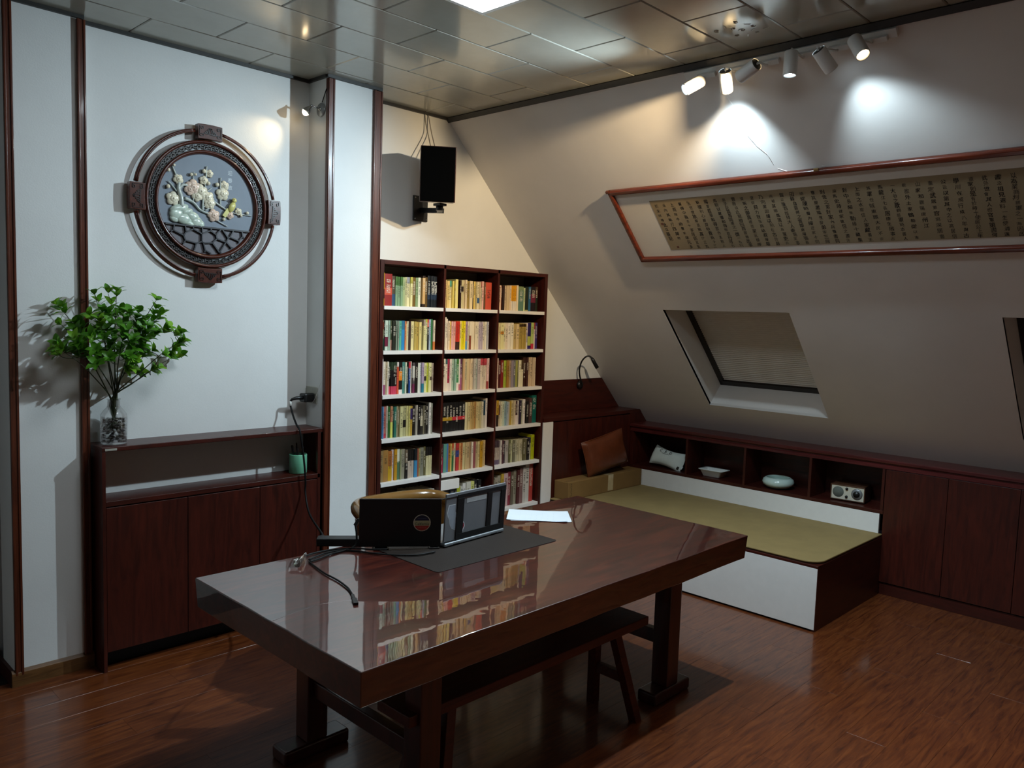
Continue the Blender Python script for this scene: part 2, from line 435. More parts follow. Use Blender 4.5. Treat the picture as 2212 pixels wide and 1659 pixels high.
pf.obj('flower_print_glint',plain('pale_print_glint','c9ccc6',0.3,var=0.05),ce)

# walls
def wall(name,mb,mat=None): return struct(mb.obj(name,mat or M_WALL))
b=MB(); b.prism([(-0.30,0.0,0),(2.545+0.9,0.0,0),(2.545,0.0,0.854),(0.4117,0.0,H),(0.4117,0,H+.05),(-0.30,0.0,H+.05)],(0,0.12,0)); wall('wall_back',b)
wall('wall_recess',MB().box((-1.95,-0.0204,0),(-0.55,0.10,H+.05)))
wall('wall_column_right',MB().box((-0.6253,-0.2085,0),(-0.2767,0.10,H+.05)))
wall('wall_column_left',MB().box((-2.136,-0.083,0),(-1.823,0.10,H+.05)))
wall('wall_bay_left',MB().box((XM,0.26,0),(-2.05,0.36,H+.05)))
wall('wall_left',MB().box((XM-0.1,YM,0),(XM,0.36,H+.05)))
wall('wall_front',MB().box((XM-0.1,YM-0.1,0),(3.2,YM,H+.05)))
# sloping wall with two openings for the roof windows
ZT,ZB=1.812,1.114                       # opening top / bottom
OPEN=[(-1.856,-0.943),(-3.93,-3.00)]
sl=MB()
def quad(ya,yb,za,zb):
    th=0.02
    P=[sp(ya,za),sp(yb,za),sp(yb,zb),sp(ya,zb)]
    sl.prism(P,SN*th)
quad(YM,0.0,H+0.02,ZT); quad(YM,0.0,ZB,0.0)
ys=[YM,-3.93,-3.00,-1.856,-0.943,0.0]
for i in (0,2,4): quad(ys[i],ys[i+1],ZT,ZB)
DP=0.22
for ya,yb in OPEN:                       # plastered reveals
    for z in (ZT,ZB):
        P=[sp(ya,z,-.002),sp(yb,z,-.002),sp(yb,z,-DP-.05),sp(ya,z,-DP-.05)]; d=SD*(-0.02 if z==ZT else 0.02); sl.prism(P,d)
    for y,dy in ((ya,-0.02),(yb,0.02)):
        P=[sp(y,ZT,-.002),sp(y,ZB,-.002),sp(y,ZB,-DP-.05),sp(y,ZT,-DP-.05)]; sl.prism(P,V((0,dy,0)))
struct(sl.obj('wall_right',M_SLOPE))
# hairline plaster cracks under the lamp rail (raised, flaking edges)
ck=MB()
crk=[[(-1.955,2.86),(-1.985,2.79),(-2.0,2.74),(-1.99,2.70),(-2.02,2.65),(-2.06,2.61),(-2.075,2.56)],[(-2.09,2.545),(-2.14,2.525),(-2.20,2.52)],[(-2.32,2.535),(-2.345,2.53)]]
for c in crk: ck.tube([sp(y,z,0.0005) for y,z in c],[0.0012]+[0.0022]*(len(c)-2)+[0.001],5)
o=struct(ck.obj('trim_crack',M_SLOPE))
# roof windows: dark frame, glass, pleated blind
M_WFR=plain('dark_window_frame','15100e',0.35,var=0.1)
M_BLIND=plain('grey_pleated_blind','d2cec6',0.75,0.2,var=0.03)
for i,(ya,yb) in enumerate(OPEN):
    wn=bpy.data.objects.new('window_%d'%(i+1),None); COL.objects.link(wn); wn.location=sp((ya+yb)/2,ZB,-DP); struct(wn)
    f=MB(); fw=0.045
    def strip(y0,y1,s0,s1,off0,off1):
        P=[V((xs(ZT),y0,ZT))+SD*s0+SN*off0, V((xs(ZT),y1,ZT))+SD*s0+SN*off0, V((xs(ZT),y1,ZT))+SD*s1+SN*off0, V((xs(ZT),y0,ZT))+SD*s1+SN*off0]
        f.prism(P,SN*(off1-off0))
    Ls=(sp(0,ZB)-sp(0,ZT)).length
    strip(ya,yb,0,fw,DP-.012,DP+.03); strip(ya,yb,Ls-fw,Ls,DP-.012,DP+.03); strip(ya,ya+fw*.8,0,Ls,DP-.012,DP+.03); strip(yb-fw*.8,yb,0,Ls,DP-.012,DP+.03)
    f.obj('window_frame',M_WFR,wn)
    f=MB(); strip(ya+.03,yb-.03,.03,Ls-.03,DP+.03,DP+.036); f.obj('pane',M_GLASS,wn)
    f=MB(); N=46                        # pleats of the closed blind
    vs=[];fs=[]
    for k in range(2*N+1):
        s=fw*.6+(Ls-fw*1.4)*k/(2*N); o_=DP+0.004+(0.0 if k%2 else 0.007)
        q=V((xs(ZT),0,ZT))+SD*s+SN*o_
        vs+=[(q.x,ya+.033,q.z),(q.x,yb-.033,q.z)]
    for k in range(2*N): fs.append((2*k,2*k+1,2*k+3,2*k+2))
    f.add(vs,fs); f.obj('pleated_blind',M_BLIND,wn)
    MB().prism([sp(ya-.05,ZT+.05,-DP-.05),sp(yb+.05,ZT+.05,-DP-.05),sp(yb+.05,ZB-.05,-DP-.05),sp(ya-.05,ZB-.05,-DP-.05)],SN*0.03).obj('outer_shutter',M_KICK,wn)

# wooden corner strips of the columns, with a bead down each edge
def vstrip(n,x0,x1,yf,zb=0.0,d=0.012,wrap=None):
    b=MB(); b.box((x0,yf-d,zb),(x1,yf+0.002,H-0.018))
    b.box((x0-.002,yf-d-.004,zb),(x0+.008,yf,H-0.018)); b.box((x1-.008,yf-d-.004,zb),(x1+.002,yf,H-0.018))
    if wrap: b.box((x0-.004,yf-d,zb),(x0+.006,yf+wrap,H-0.018))
    return struct(b.obj('trim_%d'%n,M_TRIM,bevel=0.002))
vstrip(1,-2.134,-2.104,-0.083,0.05); vstrip(2,-1.846,-1.815,-0.083,0.07,0.014)
vstrip(3,-0.6253,-0.590,-0.2085,0.0,0.012,0.012); vstrip(4,-0.3235,-0.272,-0.2085,0.0,0.014)
# dark edge angle where ceiling meets the walls
b=MB(); s=0.016
for (xa,xb,y) in [(-0.272,0.42,0.0),(-0.6253,-0.2767,-0.2085),(-1.823,-0.6253,-0.0204),(-2.136,-1.823,-0.083)]: b.box((xa-.01,y-s,H-s),(xb+.005,y,H+.005))
b.box((-0.6253-s,-0.2085,H-s),(-0.6253,-0.02,H+.005))
b.prism([sp(0,H-.02,0),sp(0,H-.02,0.014),sp(0,H+.004,0.014),sp(0,H+.004,0)],(0,YM,0))
struct(b.obj('trim_5',M_EDGE))
M_BASE=wood('baseboard_wood','4a3018','7a5530',(9,1,1),12,0.35,0.3)
b=MB(); b.box((-2.150,-0.098,0),(-1.805,-0.083,0.062)); b.prism([(-2.150,-0.098,0.062),(-2.150,-0.083,0.062),(-2.150,-0.083,0.075)],(0.345,0,0)); struct(b.obj('baseboard_left',M_BASE))
b=MB(); b.box((-2.150,-0.083,0),(-2.136,0.26,0.07)); struct(b.obj('baseboard_return',M_RED))
# ============================================================ LIGHTS
pnl=thing('ceiling_light','white square panel light set flush in the tiled ceiling','ceiling light',(-0.9995,-1.80,H))
MB().box((-1.302,-2.1,H-.004),(-1.282,-1.5,H+.01)).box((-.717,-2.1,H-.004),(-.697,-1.5,H+.01)).box((-1.282,-2.1,H-.004),(-.717,-2.08,H+.01)).box((-1.282,-1.52,H-.004),(-.717,-1.5,H+.01)).obj('frame',M_LAMPW,pnl)
MB().box((-1.283,-2.081,H-.002),(-.716,-1.519,H+.008)).obj('diffuser',glow('panel_diffuser',PANEL_COL,PANEL_STR),pnl)

# lamp rail on the slope just below the ceiling
rail=thing('lamp_rail','white lamp track fixed to the sloping wall along the ceiling edge','lamp track',sp(-2.3,2.975,0.0))
b=MB(); P=lambda y,z,o: sp(y,z,o)
b.prism([P(-1.785,2.988,0),P(-1.785,2.988,.022),P(-1.785,2.958,.022),P(-1.785,2.958,0)],(0,-1.015,0)); b.obj('rail',M_LAMPW,rail,bevel=0.002)
# spotlights
GL_C=glow('cool_lamp_lens',COOL,25.0); GL_W=glow('warm_lamp_lens',WARM,25.0)
LPOS=[(.368,-1.879,2.889),(.380,-2.049,2.880),(.297,-2.207,2.880),(.348,-2.384,2.890),(.359,-2.535,2.879),(.339,-2.684,2.898)]
LLAB=['leftmost white track spotlight, tilted down to the left, lens turned away',
 'white track spotlight standing almost upright right above the brightest wall patch',
 'white track spotlight lying level, third from the left, lens facing left',
 'white track spotlight hanging down with a bright white lens, fourth from the left',
 'white track spotlight hanging down with its dark back cap showing, fifth from left',
 'rightmost track spotlight, with a warm glowing lens turned to the room']
for i,((pw,col,half,blend,aim),lp) in enumerate(zip(TRACK,LPOS)):
    lp=V(lp); d=(V(aim)-lp).normalized()
    t=thing('track_spotlight',LLAB[i],'spotlight',lp,'spotlights on the white lamp track')
    q=d.to_track_quat('Z','Y').to_matrix()
    L,r=0.105,0.030
    b=MB(); b.lathe([(r*.93,-L/2),(r,-L/2+.004),(r,L/2-.003),(r*.97,L/2),(r*.86,L/2),(r*.84,L/2-.022)],lp,28,q,cap=False); b.obj('housing',M_LAMPW,t)
    MB().lathe([(0.001,-L/2+.004),(r*.9,-L/2+.004),(r*.9,-L/2+.001),(.001,-L/2+.001)],lp,24,q,cap=False).obj('back_cap',M_EDGE,t)
    MB().lathe([(0.001,L/2-.016),(r*.85,L/2-.016)],lp,24,q,cap=False).obj('lens',GL_W if col==WARM else GL_C,t)
    yr=lp.y-0.02; a0=sp(yr,2.966,.022); 
    b=MB(); b.tube([lp-d*(L/2-.02)+q@V((0,r*.0,0)),lp-d*(L/2+.012),a0-SN*.02+V((0,0,-.006)),a0],0.006,8); b.obj('stem',M_LAMPW,t)
    b=MB(); b.obox(a0+V((0,-.01,0))-SN*.008,V((0,.05,0)),SD*.012,SN*.010); b.obj('adapter',M_LAMPW,t,bevel=0.002)
    ld=bpy.data.lights.new('track_lamp','SPOT'); ld.energy=pw; ld.color=col; ld.spot_size=math.radians(2*half); ld.spot_blend=blend; ld.shadow_soft_size=0.02
    lo=bpy.data.objects.new('track_lamp',ld); COL.objects.link(lo); lo.parent=t; lo.matrix_parent_inverse=Matrix.Identity(4)
    lo.location=d*(L/2+.004); lo.rotation_euler=d.to_track_quat('-Z','Y').to_euler()
# small chrome lamp on the column, aimed at the plaque
t=thing('picture_lamp','small chrome swivel spotlight on the column beside the round plaque','spotlight',(-.6253,-.16,2.835))
M_DISC=plain('grey_lamp_disc','9a9c9b',0.35,metal=0.5)
MB().lathe([(.001,0),(.036,0),(.038,.006),(.034,.012),(.001,.013)],(-.6253,-.15,2.83),28,V((-1,0,0)).to_track_quat('Z','Y').to_matrix(),cap=False).obj('mounting_disc',M_DISC,t)
MB().tube([(-.636,-.15,2.832),(-.672,-.15,2.838),(-.690,-.15,2.841)],.005,8).blob((-.690,-.15,2.841),.008).blob((-.642,-.155,2.831),.009).obj('arm',M_CHROME,t)
hd=V((-.40,.12,-.52)).normalized(); hp=V((-.690,-.15,2.841)); q=hd.to_track_quat('Z','Y').to_matrix()
MB().lathe([(.006,0),(.009,.012),(.013,.02),(.024,.046),(.026,.054),(.022,.054),(.020,.046)],hp,24,q,cap=False).obj('lamp_head',M_CHROME,t)
MB().blob(hp+hd*.050,(.019,.019,.019),14,8).obj('bulb',GL_W,t)
MB().tube([(-.630,-.16,2.87),(-.634,-.19,2.905),(-.632,-.205,2.935)],.0028,6).obj('lamp_cord',M_CORD,t)
ld=bpy.data.lights.new('picture_lamp_bulb','SPOT'); ld.energy=4; ld.color=WARM; ld.spot_size=math.radians(75); ld.spot_blend=1.0; ld.shadow_soft_size=.015
lo=bpy.data.objects.new('picture_lamp_bulb',ld); COL.objects.link(lo); lo.parent=t; lo.location=hp+hd*.075-V(t.location); lo.rotation_euler=V((-.30,.13,-.24)).to_track_quat('-Z','Y').to_euler()
# ============================================================ LEFT CABINET
cab=thing('wall_cabinet','low dark red wood cabinet with open shelf under the round plaque','cabinet',(-1.21,-.115,0))
cx0,cx1,cf,cb=-1.80,-.6275,-.2085,-.0225
ap=lambda b,n,m,bev=.0015: b.obj(n,m,cab,bevel=bev)
ap(MB().box((cx0,cf,0),(cx0+.016,cb,1.051)),'side_panel',M_RED)
ap(MB().box((cx1-.034,cf,0),(cx1,cf+.02,1.051)).box((cx1-.016,cf,0),(cx1,cb,1.051)),'side_panel',M_RED)
ap(MB().box((cx0-.002,cf-.002,1.051),(cx1,cb,1.073)),'top_board',M_REDX,.003)
ap(MB().box((cx0+.016,cf,.793),(cx1-.016,cb,.817)),'shelf',M_REDX)
ap(MB().box((cx0+.016,cf+.022,.09),(cx1-.016,cb,.785)),'carcass',M_KICK,0)
ap(MB().box((cx0+.016,cf+.10,0),(cx1-.016,cb,.092)),'plinth',M_KICK,0)
for xa,xb in ((-1.783,-1.4015),(-1.3985,-1.0125),(-1.0095,-.6635)): ap(MB().box((xa,cf,.096),(xb,cf+.018,.787)),'door',M_RED,.0012)
ap(MB().box((-1.787,cf-.0035,1.056),(-1.735,cf-.002,1.066)),'maker_plate',M_PLATE,0)
# ============================================================ BOOKCASE
bc=thing('bookcase','tall dark red wood bookcase of three columns full of books','bookcase',(.47,-.115,0))
bx=[(-.264,-.236),(.225,.243),(.703,.721),(1.175,1.203)]; bf=-.2245; bb=-.004
for i,(a,b_) in enumerate(bx): MB().box((a,bf,0),(b_,bb,2.042)).obj('side_panel' if i in (0,3) else 'divider',M_RED,bc,bevel=.0012)
MB().box((-.236,bf,2.018),(1.175,bb,2.042)).obj('top_board',M_REDX,bc,bevel=.0012)
MB().box((-.236,-.014,.37),(1.175,bb,2.018)).obj('back_panel',M_BACK,bc)
MB().box((-.236,bf+.01,0),(1.175,bf+.028,.372)).obj('plinth',M_REDX,bc)
COLS=[(-.236,.225),(.243,.703),(.721,1.175)]
ROWZ=[1.7731-.267*i for i in range(5)]+[.3958]
for z in ROWZ:
    for a,b_ in COLS: MB().box((a+.0005,bf-.004,z-.022),(b_-.0005,-.014,z)).obj('shelf',M_WHITE,bc,bevel=.001)
# ------------------------------------------------------------ books
def book_mesh():
    b=MB(); n=6; pr=[]                       # unit book: spine at y=0, x 0..1 thick, y 0..1 deep, z 0..1 tall
    for k in range(n+1):
        a=math.pi*k/n; pr.append((0.5-0.5*math.cos(a),0.012-0.012*math.sin(a)))
    ring=pr+[(1,1),(0.93,1),(0.93,0.06),(0.07,0.06),(0.07,1),(0,1)]
    N=len(ring)
    b.add([(x,y,0) for x,y in ring]+[(x,y,1) for x,y in ring],[(i,(i+1)%N,N+(i+1)%N,N+i) for i in range(N)])
    m=len(pr)
    for base,fl_ in ((0,True),(N,False)):       # covers seen from above and below
        fcs=[tuple(range(m))+(m,m+1,m+2,m+3,m+4,m+5)]
        for f in fcs:
            f=tuple(base+i for i in f); b.f.append(list(reversed(f)) if fl_ else list(f)); b.m.append(0); b.s.append(False)
    b.mi=1
    b.box((.07,.05,.015),(.93,.985,.985))
    return b.mesh('book',[M_BOOK,M_PAGES])
BM=book_mesh()
import colorsys
def cname(h):
    r,g,b_=[int(h[i:i+2],16)/255 for i in (0,2,4)]
    hh,s,v=colorsys.rgb_to_hsv(r,g,b_); d=hh*360
    if v<0.16: return 'black'
    if s<0.12: return 'dark grey' if v<.4 else 'grey' if v<.66 else 'off-white'
    if s<0.27 and v>.7: return 'cream' if 15<d<75 else 'pale green' if d<170 else 'pale blue' if d<260 else 'pale pink'
    if d<14 or d>=340: n='red' if s>.5 else 'dusty pink'
    elif d<30: n='orange' if (v>.6 and s>.55) else 'brown'
    elif d<46: n='yellow' if (v>.65 and s>.6) else 'tan'
    elif d<70: n='yellow' if (v>.6 and s>.6) else 'pale yellow' if v>.75 else 'olive'
    elif d<160: n='green'
    elif d<195: n='teal'
    elif d<250: n='blue'
    elif d<300: n='purple'
    else: n='plum'
    if v<.36 and n in('red','brown','green','teal','blue','purple','plum','tan','olive'): n='dark '+n
    return n
ORD=['first','second','third','fourth','fifth','sixth','seventh','eighth','ninth','tenth','eleventh','twelfth','thirteenth','fourteenth','fifteenth','sixteenth','seventeenth','eighteenth','nineteenth','twentieth','twenty-first','twenty-second','twenty-third','twenty-fourth','twenty-fifth','twenty-sixth','twenty-seventh','twenty-eighth','twenty-ninth','thirtieth']
RN=['top','second','third','fourth','fifth','bottom']; CN=['left','middle','right']
# one entry per book: width, height, cloth [/band colour,from,to]...   (k* repeats it, - is a gap)
SHELF={
(0,0):(.945,"90 72 e8b81c/1a1210,22,51;180 71 8a2422/c0503a,34,56;85 67 4a4030/2a4a68,0,40;3*55 66 7d9a78/3f6a30,70,100;55 66 9aa878;55 66 b0ac80;85 67 d8cfa0/8c8f98,78,100;55 67 d8d09a/b8b04a,78,100;75 67 6a5020;65 67 7f946a;60 67 d8d8c0;-40;70 72 2a1a10/c8a068,10,93;75 70 5a4420;3*80 73 10161c/1c2c40,25,45"),
(0,1):(.945,"55 66 d8b880;55 66 d0b078;65 65 d8b870;75 66 e0d098/5a9a80,78,100;45 66 d8c060;30 66 8a7a20;70 70 e0d080;2*42 68 2a1208;60 69 c0b080/2a1810,60,78;45 69 c8b488;50 70 d8c098;75 68 9a8040;80 68 e0c898;28 67 3a2810;60 68 d8b860;40 67 b0a070;65 67 d8c8a0/3a5a80,22,42;30 67 d0b890;45 68 b0a888/8a3a30,80,100;60 69 e0b0a0;30 67 6a5030;165 68 c8503a"),
(0,2):(.93,"40 60 d8a890;90 63 e0c0a8;40 63 5a3020;50 63 2a1410;45 63 c8b090;75 63 c8b088;45 64 d8c0a0;4*38 64 d8d0c0/d89a18,38,100;45 66 e0d0b0;140 63 5a7a68/7a8a60,85,100;40 60 c0c898;85 63 20281c/a0a070,0,5;60 64 2a6080;130 65 1a1014/6a2034,35,70;75 65 20281c/4a3828,62,100"),
(1,0):(.93,"50 67 c8c0a0/a84a30,70,95/2a7a60,0,40;50 67 d0c8a0/a84a30,70,95/2a7a60,0,40;28 67 1c2018;80 67 b8c8b8/6a2038,13,45;30 66 90a090;55 67 8aa898;40 67 404830/b08878,0,35;95 66 20241a;65 67 7a8878;35 67 8a9888;60 67 5aa890;85 68 2a80b8/2a6a8a,70,100;45 66 c87850;35 60 d0c080;45 66 c8c0a0;50 66 3a2a28;110 66 d8cc94;65 66 b09a50;55 65 b09448;65 65 d8c880;45 65 c8b880;-25;60 71 d0c890/a09080,80,100;60 72 c8c898/a8b040,90,100;55 72 141014/c05048,75,100;60 72 98a8b8;60 72 2a6a3a;55 70 d8c8b0/d07840,0,28"),
(1,1):(.93,"80 82 e8d8c0;40 78 d8c8b0;55 74 e0d0b8;50 70 e0c8a8;45 68 d8b050;50 68 e0a8a0;60 68 e0a090;2*60 69 c83020/3a2018,0,28;55 70 e8d070;50 70 d8c818;55 70 e8d020;60 69 b090a0/6090b0,0,30;40 69 e0d0b0;50 69 e0d0b0/8a4a30,0,50;3*55 69 e0d0b0;45 69 d8ccb0;3*40 69 b8a8b0;60 69 d8ccb0;50 69 e0d8c0;45 69 a0a0a8;40 69 c8c8c8"),
(1,2):(.96,"75 68 e8d0b8;50 67 d8c898;75 67 d8d098/c08028,57,68;45 67 d8d0a8;60 67 d8c8b0;65 68 e0d8c8;65 68 e0d8c0;60 66 b8a068;70 66 d0b888;5*34 67 a89048/3a2810,87,98;60 69 d8d0d0/a8a0b0,25,60;70 70 a8b050/281858,48,100/281858,0,13;65 70 a8b868/b03040,0,20;45 70 d8c8c0/a04038,75,100;60 70 3a3068"),
(2,0):(.92,"90 87 c8c0c4;55 75 d8ccb8/9a5070,0,30;50 74 a89878;45 74 d8d0c0;4*52 73 141010/2a3a28,75,100/c04058,0,25;50 73 c85038/c8c0b8,85,100;90 73 1c1410/d88020,42,72/e0d8d0,0,13;70 73 4a8078;40 72 c8d0b8;55 72 182018;50 73 2a4a88/b83040,80,100;30 73 d8d0c0;-18;60 71 50484a/6a2848,0,30/c0c0b8,50,90;75 71 181210;65 70 d0d4c8;35 70 a8a8b0;60 70 a898b0/2a7890,0,30;65 69 d0cc98/403830,40,55;60 69 b8c040;40 69 d8d490;60 69 d0cca0/4a3830,40,53;40 69 a89888"),
(2,1):(.96,"40 78 e0c8b0;85 78 e0d0b8;50 77 e0d0b8/3a6060,85,100;60 77 a83048/e0d0c0,0,25;50 77 e0d0c0;60 77 a8b8a0;50 77 90b098;60 77 4a8a58/3a7030,80,100/e8d8c8,0,25;50 77 e0d8c8/c07078,0,20;50 77 5a3050/9a5878,0,50;50 77 c8a070;55 77 c8b890;45 77 d0b888;50 77 d0b488;45 77 d8c098;40 77 d0b898;55 77 b8b0a0;40 77 a8b0a0;75 77 b8a8a0;4*45 77 d8c8b0/b84048,78,100;45 77 e0b8b0/9a4040,0,25;35 77 e0c0b0"),
(2,2):(.93,"55 80 e0ccc0;45 78 e0ccb8;30 77 d8c0b0;65 71 4a1a18;70 71 7a2420;65 71 98a838;60 71 9a7030;55 71 a89070;60 71 8a8088;55 71 6a6a70;60 70 90904a;30 69 201010;70 71 d8d0b0;55 71 d0c8a8/4a3820,65,100;75 77 3a2018;60 77 3a1c18;3*55 77 c0a888;30 77 d0bca0"),
(3,0):(.92,"2*50 73 6a98b8;30 73 5888b0;85 73 a86058/a83040,0,15;45 73 b0ac98;50 72 2a5a28;60 72 b07858/c8c860,0,50;35 71 40503a;65 71 2a6858;45 71 90886a;50 70 6a5a38;75 70 c0bc8a;2*50 70 a8a478/18140e,30,55;60 70 b8b078;45 70 b8b068;60 70 b09038/3a2a60,55,92;90 70 1c1610;45 70 8a8478;30 70 d0c8b8;60 70 141010;70 69 2a2622/b0a890,30,65;40 69 6a6450;60 69 38342a;65 72 1a1614;60 74 d8d4cc;50 73 88887c"),
(3,1):(.94,"80 67 8a3848;3*82 71 121010/b08a28,38,50;4*82 71 121010/c03038,38,50;60 68 c8bc90;60 68 c8b480;50 68 b89a60;55 68 a88850;60 68 a87840;50 68 c8b078;50 68 c0b080;40 68 b8a878;50 68 c8bca0;60 72 b8b0a0/1c3c50,45,98;50 75 d8ccc0"),
(3,2):(.98,"35 68 c8b0a8;55 68 d8bcb0;60 67 b8902a/2a1c14,0,45;55 65 c8b898/6a3a20,45,85;40 64 d0c8a8;55 64 b8c0a8;45 64 90a8a8;45 63 98a8b0;45 62 b0a8a0;50 63 a88a28;60 64 c0b080;40 64 c8b898;45 63 3a1c20/d8c8c0,0,40;55 63 c8c0b8;65 63 2a2034;35 63 a8a890;60 65 d8d0c8;-25;70 60 1a1614;85 68 4a3430;120 74 0a5a50"),
(4,0):(.93,"130 72 8a7048;120 73 9a7038;100 70 b89020/a06028,50,100;60 72 c8b8b8;70 72 b8861c;75 71 4a6a50/c8c8b0,60,100;35 70 90906a;90 70 8a8470;70 68 1c1814/6a5a48,55,100;3*55 68 b0a090/181410,60,100;80 68 3a80a8/10181c,60,100;60 67 8a4a34;45 67 908858;90 68 7a7868;50 70 5a5434;4*40 68 c8c094/181614,70,100"),
(4,1):(.93,"30 70 c0a898;100 70 9a2848/4a2024,55,100;85 70 5a9080;45 70 4a70a0;60 70 a06a28;45 69 c8b060;60 69 2a6038/b05028,75,100;50 69 c8b890;80 68 b03030/3a4080,50,75;45 68 c89058;60 68 a86030;75 68 c0b080;40 67 b8a070;80 67 b89c70;40 67 a08058;45 67 d8c8b0;80 67 8a4a4a;60 66 b09a70;55 66 d0b880;75 66 b8861c;60 67 c0a060;40 67 c8a878"),
(4,2):(.955,"45 62 b8a098;5*36 62 b8a898/4a3a40,72,100/6a5a70,0,20;50 62 c8bcb0;45 61 4a2830;55 60 3a2a34;85 60 a8a098;50 60 60603a;50 60 b8b890;65 58 6a6650;50 58 a8a488;3*60 58 b8b090;60 58 5a5434;45 58 6a6448;70 58 1c1616;45 60 c0b8a8/2a2050,75,100;85 67 a8ac10"),
(5,0):(.98,"90 60 3a3a30;90 62 4a4438;110 64 7a6a4c;100 66 6a6450;120 70 5a4a38;60 80 b0a898;60 80 c0b8a8;55 80 c8c0b4/4a4640,30,70;55 80 d0c8bc;55 80 c8c4bc;55 80 d0ccc4"),
(5,1):(.85,"70 72 7a5c30;60 72 c8c0ac;110 72 2a3036;90 72 4a6a80;60 72 1c2414;75 74 a8b030;60 74 b8b8b0;60 80 d0d0cc;90 82 c4c4b8;70 82 c8cc78;75 84 14161a;75 84 14161a"),
(5,2):(.965,"45 74 8a8478;45 76 7a7464;50 80 9a9080;55 84 9a9484;50 88 b8983a;80 88 c0a0a0;60 90 7a2434;50 90 5a5040;55 92 8a8470;50 92 4a2020;60 96 7a5a58;50 98 b8b0a8;75 104 c0bcb4;80 106 a83c34"),
}
def hexv(h): return tuple(lin(h))
nb=0; rb=random.Random(11)
GOLD=[]
for (r,c),(endf,spec) in SHELF.items():
    ents=[]
    for s in spec.split(';'):
        if s.startswith('-'): ents.append(('gap',float(s[1:]))); continue
        k=1
        if '*' in s: k_,s=s.split('*'); k=int(k_)
        ents+= [s]*k
    xa,xb=COLS[c]; xa+=.003; wtot=(xb-xa)*endf
    tot=sum(e[1] if isinstance(e,tuple) else float(e.split()[0]) for e in ents); kx=wtot/tot
    x=xa; n=0; zt=ROWZ[r]; sh=.267
    nbk=sum(1 for e in ents if not isinstance(e,tuple))
    for e in ents:
        if isinstance(e,tuple): x+=e[1]*kx; continue
        p=e.split(' ',2); wd=float(p[0])*kx; hg=float(p[1])/100*sh; cs=p[2].split('/')
        o=bpy.data.objects.new('book',BM); COL.objects.link(o)
        dep=rb.uniform(.128,.150); yf=-.188+rb.uniform(-.006,.006)
        hg*=rb.uniform(.992,1.008)
        o.location=(x+.0004,yf,zt+.0004); o.scale=(max(.003,wd-.0008),dep,hg)
        base=cs[0]; o.color=(*hexv(base),1)
        bands=[q.split(',') for q in cs[1:]]
        for k in (1,2):
            if len(bands)>=k: o['b%d'%k]=float(bands[k-1][1])/100-.0001; o['e%d'%k]=float(bands[k-1][2])/100+.0001; o['c%d'%k]=list(hexv(bands[k-1][0]))
            else: o['b%d'%k]=2.0; o['e%d'%k]=2.0; o['c%d'%k]=[0,0,0]
        lum=sum(hexv(base))/3
        o['tc']=list((.02,.018,.015) if lum>.16 else (.62,.58,.48))
        t1=rb.uniform(.82,.93); o['t1']=t1; o['t0']=rb.choice([.5,.4,.3,.56]) if rb.random()<.85 else 1.0; o['tn']=float(rb.choice([18,22,26,15,30]))
        if wd<.006: o['t0']=.55
        n+=1
        d=cname(base)+' book'
        if bands:
            q=bands[0]; lo_,hi_=float(q[1]),float(q[2])
            d+=' with '+cname(q[0])+(' top' if hi_>=93 else ' foot' if lo_<=5 else ' band')
        where='on %s shelf, %s bookcase column'%(RN[r],CN[c])
        ordn='first from left' if n==1 else 'last on the right' if n==nbk else ORD[n-1]+' from left'
        tag(o,'%s, %s %s'%(d,ordn,where),'book','books in the tall bookcase')
        if (r,c)==(0,0) and n in (1,17,18,19): GOLD.append((o,n,x,yf,zt,wd,hg))
        x+=wd; nb+=1
# legible spine titles on the top left shelf
for o,n,x,yf,zt,wd,hg in GOLD:
    o['t0']=1.0
    txt='三国志' if n==1 else '旷代逸才'
    m=MB(); z0=zt+hg*(.49 if n==1 else .78); st=hg*(.095 if n==1 else .105); sz=wd*(.62 if n==1 else .95)
    for k,ch in enumerate(txt): put_text(m,ch,(x+wd/2,yf-.0009,z0-st*k),(1,0,0),(0,0,1),sz)
    q=m.obj('spine_title',plain('spine_title_white','e6e2d4',0.6)); q.parent=o
    q.matrix_parent_inverse=Matrix.Diagonal((1/o.scale[0],1/o.scale[1],1/o.scale[2],1))@Matrix.Translation(-V(o.location))
# white boxed set lying on top of the bottom-shelf books
wb=tag(MB().box((.246,-.222,.3958+.2005),(.405,-.05,.3958+.266)).obj('box',M_WHITE,bevel=.002),'flat white box lying on the books at the left of bottom middle shelf','box')
# white filler board beside the bookcase and dark headboard wall
# ============================================================ CORNER SEAT: headboard, niche wall, day bed
hb=thing('headboard_cabinet','dark wood headboard cabinet with panelled front behind the long cardboard box','cabinet',(1.85,-.115,0))
yh=-.229
def cutx(z,m=.004): return xs(z)-m
MB().box((1.2045,yh-.001,.36),(1.313,yh+.017,.972)).obj('filler_panel',M_WHITE,hb,bevel=.001)
for xa,xb in ((1.316,1.6435),(1.6455,1.9485),(1.9505,2.268)): MB().box((xa,yh,.36),(xb,yh+.018,.965)).obj('front_panel',M_RED,hb,bevel=.0012)
b=MB(); b.prism([(2.270,yh,.36),(cutx(.87)-.2,yh,.36),(cutx(.87)-.2,yh,.80),(cutx(.87),yh,.87),(cutx(1.0),yh,1.0),(2.270,yh,1.0)],(0,.018,0)); b.obj('end_panel',M_RED,hb)
b=MB(); b.prism([(1.206,yh-.003,.974),(cutx(.974),yh-.003,.974),(cutx(1.0),yh-.003,1.0),(1.206,yh-.003,1.0)],(0,.225,0)); b.obj('top_board',M_REDX,hb)
MB().box((1.206,yh+.018,0),(2.30,-.003,.972)).obj('carcass',M_KICK,hb)
